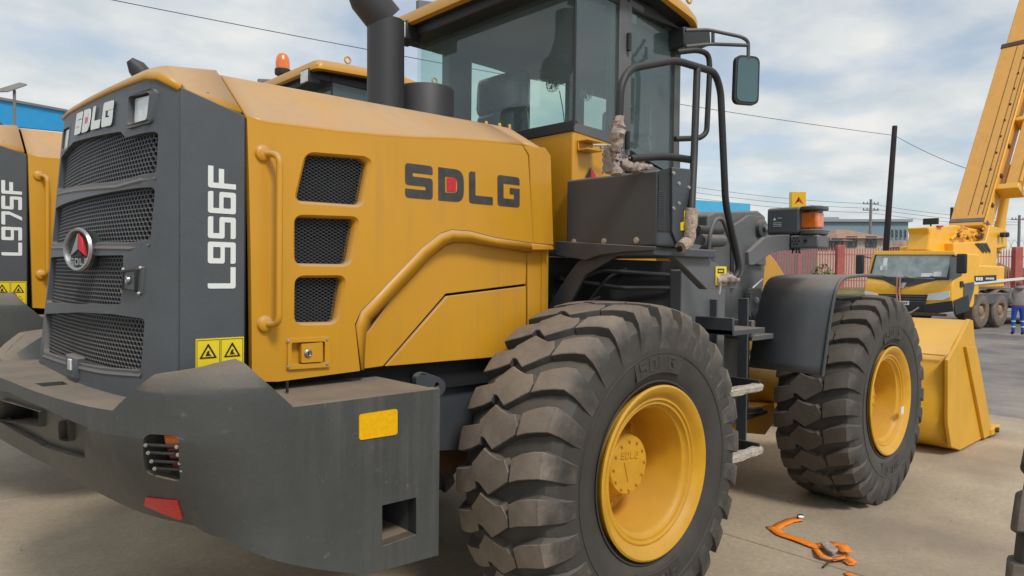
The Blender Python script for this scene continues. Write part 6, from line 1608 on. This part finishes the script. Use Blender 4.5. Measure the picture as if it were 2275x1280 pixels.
# chassis and body behind the cab
tbox('chassis', (1.6, -.0, .85), (12.5, W, 1.25), 'truckgrey')
tbox('engine_deck', (2.05, .04*s, 1.45), (4.2, W-.04*s, 2.25), 'crane_y', .06)
tprism('white_strip', [(2164, 626), (2275, 616), (2300, 614), (2300, 619), (2164, 633)], 'y', -.03*s, .01*s, 'white', .003)
tprism('name_plate', [(2165, 613), (2212, 611), (2212, 624), (2165, 628)], 'y', 0, -.03*s, 'ink', .004)
g = B(); a = TU(2169, 623, 'y', -.035*s)
sz_ = .24
def put(txt, px, size, mt, hh=1.0):
    a = TU(px, 622, 'y', -.035*s); g = B(); text(g, txt, lambda u, v, d: Vector((a.x+u, a.y-d*s, a.z+v)), size, gap=.2, th=.004, h=hh); obj('print', g, M[mt], TR, flat=True)
for k, (pa, pb) in enumerate(((2168, 2173), (2174, 2178), (2179, 2183), (2190, 2194), (2195, 2198), (2199, 2203), (2204, 2208))):
    tprism('print', [(pa, 616 if k < 3 else 617), (pb, 616 if k < 3 else 617), (pb, 623 if k < 3 else 621), (pa, 624 if k < 3 else 621)], 'y', -.035*s, -.004*s, 'white', 0)
for k in range(5): tbox('deck_plate', (4.3+k*1.6, .0, 1.25), (5.8+k*1.6, W, 1.36), 'truckgrey')
tbox('side_box', (4.5, .05*s, .75), (6.6, .7*s, 1.25), 'truckgrey'); tbox('outrigger_box', (6.7, -.02*s, .6), (7.3, W, 1.4), 'truckgrey')
# wheels
def twheel(x, yy):
    t = empty('truck_wheel', (x, yy, .64)); t.parent = TR
    g = B(); lathe(g, [(.30, -.02), (.50, -.03), (.60, -.0), (.64, .05), (.64, .30), (.60, .36), (.5, .38), (.3, .37)], (0, 0, 0), (0, s, 0), 40); obj('tyre', g, M['mud'], t)
    g = B(); lathe(g, [(.33, -.0), (.31, -.02), (.29, .0), (.27, .10), (.20, .12), (.16, .02), (.10, -.02), (0, -.03)], (0, 0, 0), (0, s, 0), 32); obj('rim', g, mat('muddy rim', (.30, .20, .13), .8, var=.3, scale=8) if 'mr' not in M else M['mr'], t)
    for k in range(8):
        a = k*PI/4; g = B(); lathe(g, [(0, 0), (.02, 0), (.02, .03), (0, .035)], (.23*math.cos(a), -.0+.09*s, .23*math.sin(a)), (0, -s, 0), 6); obj('wheel_nut', g, M['brown'], t)
x1 = TU(2165, 700, 'y', .02*s).x; x2 = TU(2194, 700, 'y', .02*s).x
print('wheels', x1, x2)
x1 = max(2.3, min(x1, 2.9)); x2 = x1+1.55
for x in (x1, x2, x2+3.6, x2+5.0): twheel(x, .02*s)
for x in (x1, x2, x2+3.6, x2+5.0):
    twheel(x, W-.40*s)
# arches over the wheels
for x in (x1, x2):
    g = B(); arc = [(x+.74*math.cos(R(a)), .64+.74*math.sin(R(a))) for a in range(10, 171, 16)]
    for (xa_, za), (xb_, zb) in zip(arc, arc[1:]): face(g, [(xa_, 0, za), (xb_, 0, zb), (xb_, .45*s, zb), (xa_, .45*s, za)])
    bmesh.ops.remove_doubles(g, verts=g.verts, dist=1e-4); obj('wheel_arch', g, M['truckgrey'], TR, solid=.01)
# superstructure (turret) seen above the cab
yc = W/2
tprism('turret_deck', [(1998, 549), (2020, 545), (2060, 541), (2120, 541), (2165, 541), (2165, 560), (1998, 560)], 'y', W*.85, -.5*s, 'crane_y')
tprism('turret', [(2062, 505), (2125, 500), (2185, 512), (2215, 520), (2218, 575), (2120, 575), (2060, 556), (2066, 520)], 'y', yc*.75, .75*s, 'crane_y', .05)
tprism('counter_block', [(2118, 540), (2190, 536), (2200, 500), (2238, 512), (2238, 548), (2215, 552), (2215, 600), (2150, 600), (2120, 570)], 'y', yc*.55, .5*s, 'crane_y', .03)
for k in range(3): tprism('hazard_stripe', [(2166+k*9, 541), (2174+k*9, 540), (2186+k*7, 556), (2186+k*7, 563)], 'y', yc*.55-.02*s, -.01*s, 'ink', 0)
# machinery clutter between turret and boom
for k in range(26):
    a = TU(random.uniform(2126, 2190), random.uniform(507, 532), 'y', yc*.6+.1*s); b = a+Vector((random.uniform(-.5, .5), random.uniform(-.1, .1), random.uniform(-.12, .12)))
    g = B(); tube(g, [a, a.lerp(b, .5)+Vector((0, 0, random.uniform(-.1, .1))), b], random.uniform(.02, .06), 8, fr=.1); obj('hydraulic_hose' if k % 2 else 'winch_part', g, random.choice([M['brown'], M['crane_o'], M['oily'], M['crane_y']]), TR)
g = B(); a = TU(2160, 518, 'y', yc); tube(g, [a-Vector((0, .5, 0)), a+Vector((0, .5, 0))], .28, 20); obj('winch_drum', g, M['brown'], TR)
g = B(); a = TU(2068, 492, 'x', TU(2100, 520, 'y', yc).x); box(g, a-Vector((.05, .28, .12)), a+Vector((.05, .28, .12))); fl2 = obj('flood_lamp', g, M['black'], TR, bevel=.02)
g = B(); tube(g, [a-Vector((0, 0, .1)), a-Vector((0, 0, .55))], .03, 6); obj('lamp_post', g, M['black'], fl2)
tprism('warning_light', [(2086, 501), (2096, 501), (2096, 505), (2086, 505)], 'y', yc*.7, .1*s, 'red', 0)
for a in (2230, 2222):
    g = B(); c = TU(a+1, 522, 'y', yc*.5); lathe(g, [(0, 0), (.10, 0), (.10, .15), (0, .15)], c, (0, -s, 0), 14); obj('side_lamp', g, M['black'], TR)
# boom: box girder rising rearwards
def bo(px, py, y): return TU(px, py, 'y', y)
yn, yf = yc*.62, yc*1.38
# the near edge between the two visible faces runs from (2200, 490) to (2275, 330) and beyond
A0 = bo(2158, 505, yn); A1 = bo(2253, 175, yn); dr_ = (A1-A0).normalized(); n_ = Vector((-dr_.z, 0, dr_.x))
print('boom dir', dr_, 'yn', yn)
if n_.x < 0: n_ = -n_
A0 = bo(2184, 500, yn)
Lb = 16
def girder(name, y0, y1, off, th, l0, l1, mt, par=None, bev=.03):
    p0 = A0+n_*off+dr_*l0; p1 = A0+n_*off+dr_*l1; g = B()
    hull(g, [Vector((p.x, y, p.z)) for p, y in ((p0, y0), (p0, y1), (p0+n_*th, y1), (p0+n_*th, y0))], [Vector((p.x, y, p.z)) for p, y in ((p1, y0), (p1, y1), (p1+n_*th, y1), (p1+n_*th, y0))])
    return obj(name, g, M[mt], par or TR, bevel=bev)
bm_ = girder('boom', yn, yf+.1*s, 0, .75, 0, 9.2, 'crane_o')
girder('boom_section', yn+.08*s, yf, .06, .62, 9.2, 22, 'crane_o', bm_)
girder('boom_collar', yn-.03*s, yf+.13*s, -.03, .80, 9.0, 9.25, 'brown', bm_); girder('boom_collar', yn-.02*s, yf+.12*s, -.02, .79, .15, .35, 'truckgrey', bm_)
girder('edge_rail', yn-.06*s, yn, -.04, .12, .1, 9, 'crane_y', bm_)
girder('jib_section', yn-.75*s, yn-.30*s, .15, .5, 1.9, 14, 'crane_o')
girder('jib_bracket', yn-.80*s, yn+.0*s, .10, .7, 1.7, 1.95, 'crane_y'); girder('jib_bracket', yn-.80*s, yn, .10, .7, 5.0, 5.2, 'crane_y')
# lattice fly jib
LJ = girder('jib_chord', yn-1.35*s, yn-1.27*s, .1, .08, 2.0, 14, 'crane_y', None, .01); girder('jib_chord', yn-1.35*s, yn-1.27*s, .6, .08, 2.0, 14, 'crane_y', None, .01); girder('jib_chord', yn-.86*s, yn-.78*s, .6, .08, 2.0, 14, 'crane_y', None, .01); girder('jib_chord', yn-.86*s, yn-.78*s, .1, .08, 2.0, 14, 'crane_y', None, .01)
for k in range(14):
    l = 2.2+k*.8; P_ = lambda o_, y_, l_: (lambda q: Vector((q.x, y_, q.z)))(A0+n_*o_+dr_*l_)
    g = B(); tube(g, [P_(.14, yn-1.31*s, l), P_(.64, yn-1.31*s, l+.4)], .03, 6); tube(g, [P_(.64, yn-1.31*s, l+.4), P_(.14, yn-1.31*s, l+.8)], .03, 6)
    tube(g, [P_(.14, yn-1.31*s, l), P_(.14, yn-.82*s, l+.4)], .03, 6); tube(g, [P_(.14, yn-.82*s, l+.4), P_(.14, yn-1.31*s, l+.8)], .03, 6); obj('lattice_bay', g, M['crane_y'], TR)
# luffing cylinder
c0 = bo(2212, 560, yc*.75); c1 = bo(2232, 440, yc*.75)
g = B(); tube(g, [c0, c0.lerp(c1, .55)], .20, 20); tube(g, [c0.lerp(c1, .5), c1+(c1-c0)*.6], .17, 20); obj('luffing_cylinder', g, M['crane_y'], TR)
tprism('cylinder_bracket', [(2196, 512), (2238, 512), (2238, 552), (2196, 552)], 'y', yc*.62, .6*s, 'crane_y', .03)
for px, py in ((2216, 183), (2199, 240)):
    c = bo(px, py, yf); g = B(); lathe(g, [(0, -.12), (.14, -.1), (.2, 0), (.14, .1), (0, .12)], c, (0, 1, 0), 16); obj('cable_reel', g, M['black'], TR)
g = B(); tube(g, [bo(2115, 500, yf+.1*s), bo(2160, 385, yf+.1*s), bo(2200, 270, yf+.1*s)], .025, 6); obj('hoist_cable', g, M['bluegrey'], TR)
for k, yo_ in enumerate((.12, .30, .62)):
    girder('boom_seam', yn+yo_*s, yn+(yo_+.018)*s, -.012, .02, .5, 9.0, 'brown', bm_, 0)
for k in range(6):
    girder('boom_pad', yn-.05*s, yn-.005*s, .15+.05*(k % 2), .18, 1.0+k*1.4, 1.12+k*1.4, 'brown', bm_, 0)
# bolts and marks along the boom
for k in range(10):
    p_ = A0+dr_*(1.0+k*.8)-n_*.005; g = B(); c = Vector((p_.x, yn+(.25+.02*(k % 3))*s, p_.z)); box(g, c-Vector((.02, .03, .05)), c+Vector((.02, .03, .05))); obj('boom_mark', g, M['brown'], bm_)

# ================================================================== PERSON
def person():
    Z = 22.4; base = G((2264-CW/2)/F*Z, Z, 0)
    t = empty('person', base, label='person in grey hooded top and blue work trousers with reflective bands at the right edge', cat='person')
    # axes: faces away to the right
    a = rt*.35+f0*.94; a.normalize(); sx = a.cross(UPZ).normalized()
    def P(side, fwd, z): return sx*side+a*fwd+UPZ*z
    J = {'pel': (P(0, 0, .95), .135), 'sp': (P(0, .0, 1.15), .13), 'ch': (P(0, .02, 1.36), .145), 'nk': (P(0, .02, 1.50), .07), 'hd': (P(0, .04, 1.60), .085), 'tp': (P(0, .04, 1.70), .075)}
    E_ = [('pel', 'sp'), ('sp', 'ch'), ('ch', 'nk'), ('nk', 'hd'), ('hd', 'tp')]
    for q, k in ((1, 'l'), (-1, 'r')):
        J.update({k+'h': (P(.10*q, 0, .88), .10), k+'k': (P(.12*q, .03, .50), .068), k+'a': (P(.13*q, -.01, .10), .048), k+'t': (P(.14*q, .13, .05), .042),
                  k+'s': (P(.19*q, .02, 1.42), .065), k+'e': (P(.25*q, .0, 1.15), .05), k+'w': (P(.22*q, .16, .98), .036), k+'f': (P(.20*q, .22, .95), .03)})
        E_ += [('pel', k+'h'), (k+'h', k+'k'), (k+'k', k+'a'), (k+'a', k+'t'), ('ch', k+'s'), (k+'s', k+'e'), (k+'e', k+'w'), (k+'w', k+'f')]
    names = list(J); me = bpy.data.meshes.new('body'); me.from_pydata([tuple(J[n][0]) for n in names], [(names.index(a_), names.index(b_)) for a_, b_ in E_], [])
    o = bpy.data.objects.new('body', me); COL.objects.link(o); o.parent = t
    sk = o.modifiers.new('skin', 'SKIN'); sk.use_smooth_shade = True; 
    for v, n in zip(me.skin_vertices[0].data if me.skin_vertices else [], names): pass
    if 1:
        bm = bmesh.new(); bm.from_mesh(me); lay = bm.verts.layers.skin.verify()
        for v, n in zip(bm.verts, names): v[lay].radius = (J[n][1],)*2; v[lay].use_root = (n == 'pel')
        bm.to_mesh(me); bm.free()
    o.modifiers.new('sub', 'SUBSURF').levels = 2; o.modifiers['sub'].render_levels = 2
    m_ = bpy.data.materials.new('skin and clothes'); m_.use_nodes = True; nt = m_.node_tree; p = nt.nodes['Principled BSDF']; p.inputs['Roughness'].default_value = .85
    tc = N(nt, 'ShaderNodeTexCoord'); sp_ = N(nt, 'ShaderNodeSeparateXYZ'); nt.links.new(tc.outputs['Object'], sp_.inputs[0])
    dv = N(nt, 'ShaderNodeMath', operation='DIVIDE'); dv.inputs[1].default_value = 1.8; nt.links.new(sp_.outputs[2], dv.inputs[0])
    r = N(nt, 'ShaderNodeValToRGB'); r.color_ramp.interpolation = 'CONSTANT'; nt.links.new(dv.outputs[0], r.inputs[0])
    st_ = [(0, (.05, .03, .02)), (.055, (.02, .07, .38)), (.14, (.45, .60, .50)), (.165, (.02, .07, .38)), (.235, (.45, .60, .50)), (.26, (.02, .07, .38)), (.51, (.30, .04, .06)), (.53, (.26, .23, .22)), (.85, (.12, .07, .045)), (.93, (.02, .018, .018))]
    r.color_ramp.elements[0].color = (*st_[0][1], 1); r.color_ramp.elements[1].position = st_[1][0]; r.color_ramp.elements[1].color = (*st_[1][1], 1)
    for po, c in st_[2:]: e = r.color_ramp.elements.new(po); e.color = (*c, 1)
    nt.links.new(r.outputs[0], p.inputs['Base Color']); me.materials.append(m_)
    # hood
    g = B(); c = P(0, -.06, 1.50); lathe(g, [(0, -.07), (.10, -.05), (.13, 0), (.11, .05), (0, .06)], c, UPZ, 14); obj('hood', g, mat('grey jersey', (.24, .21, .20), .9), t)
person()
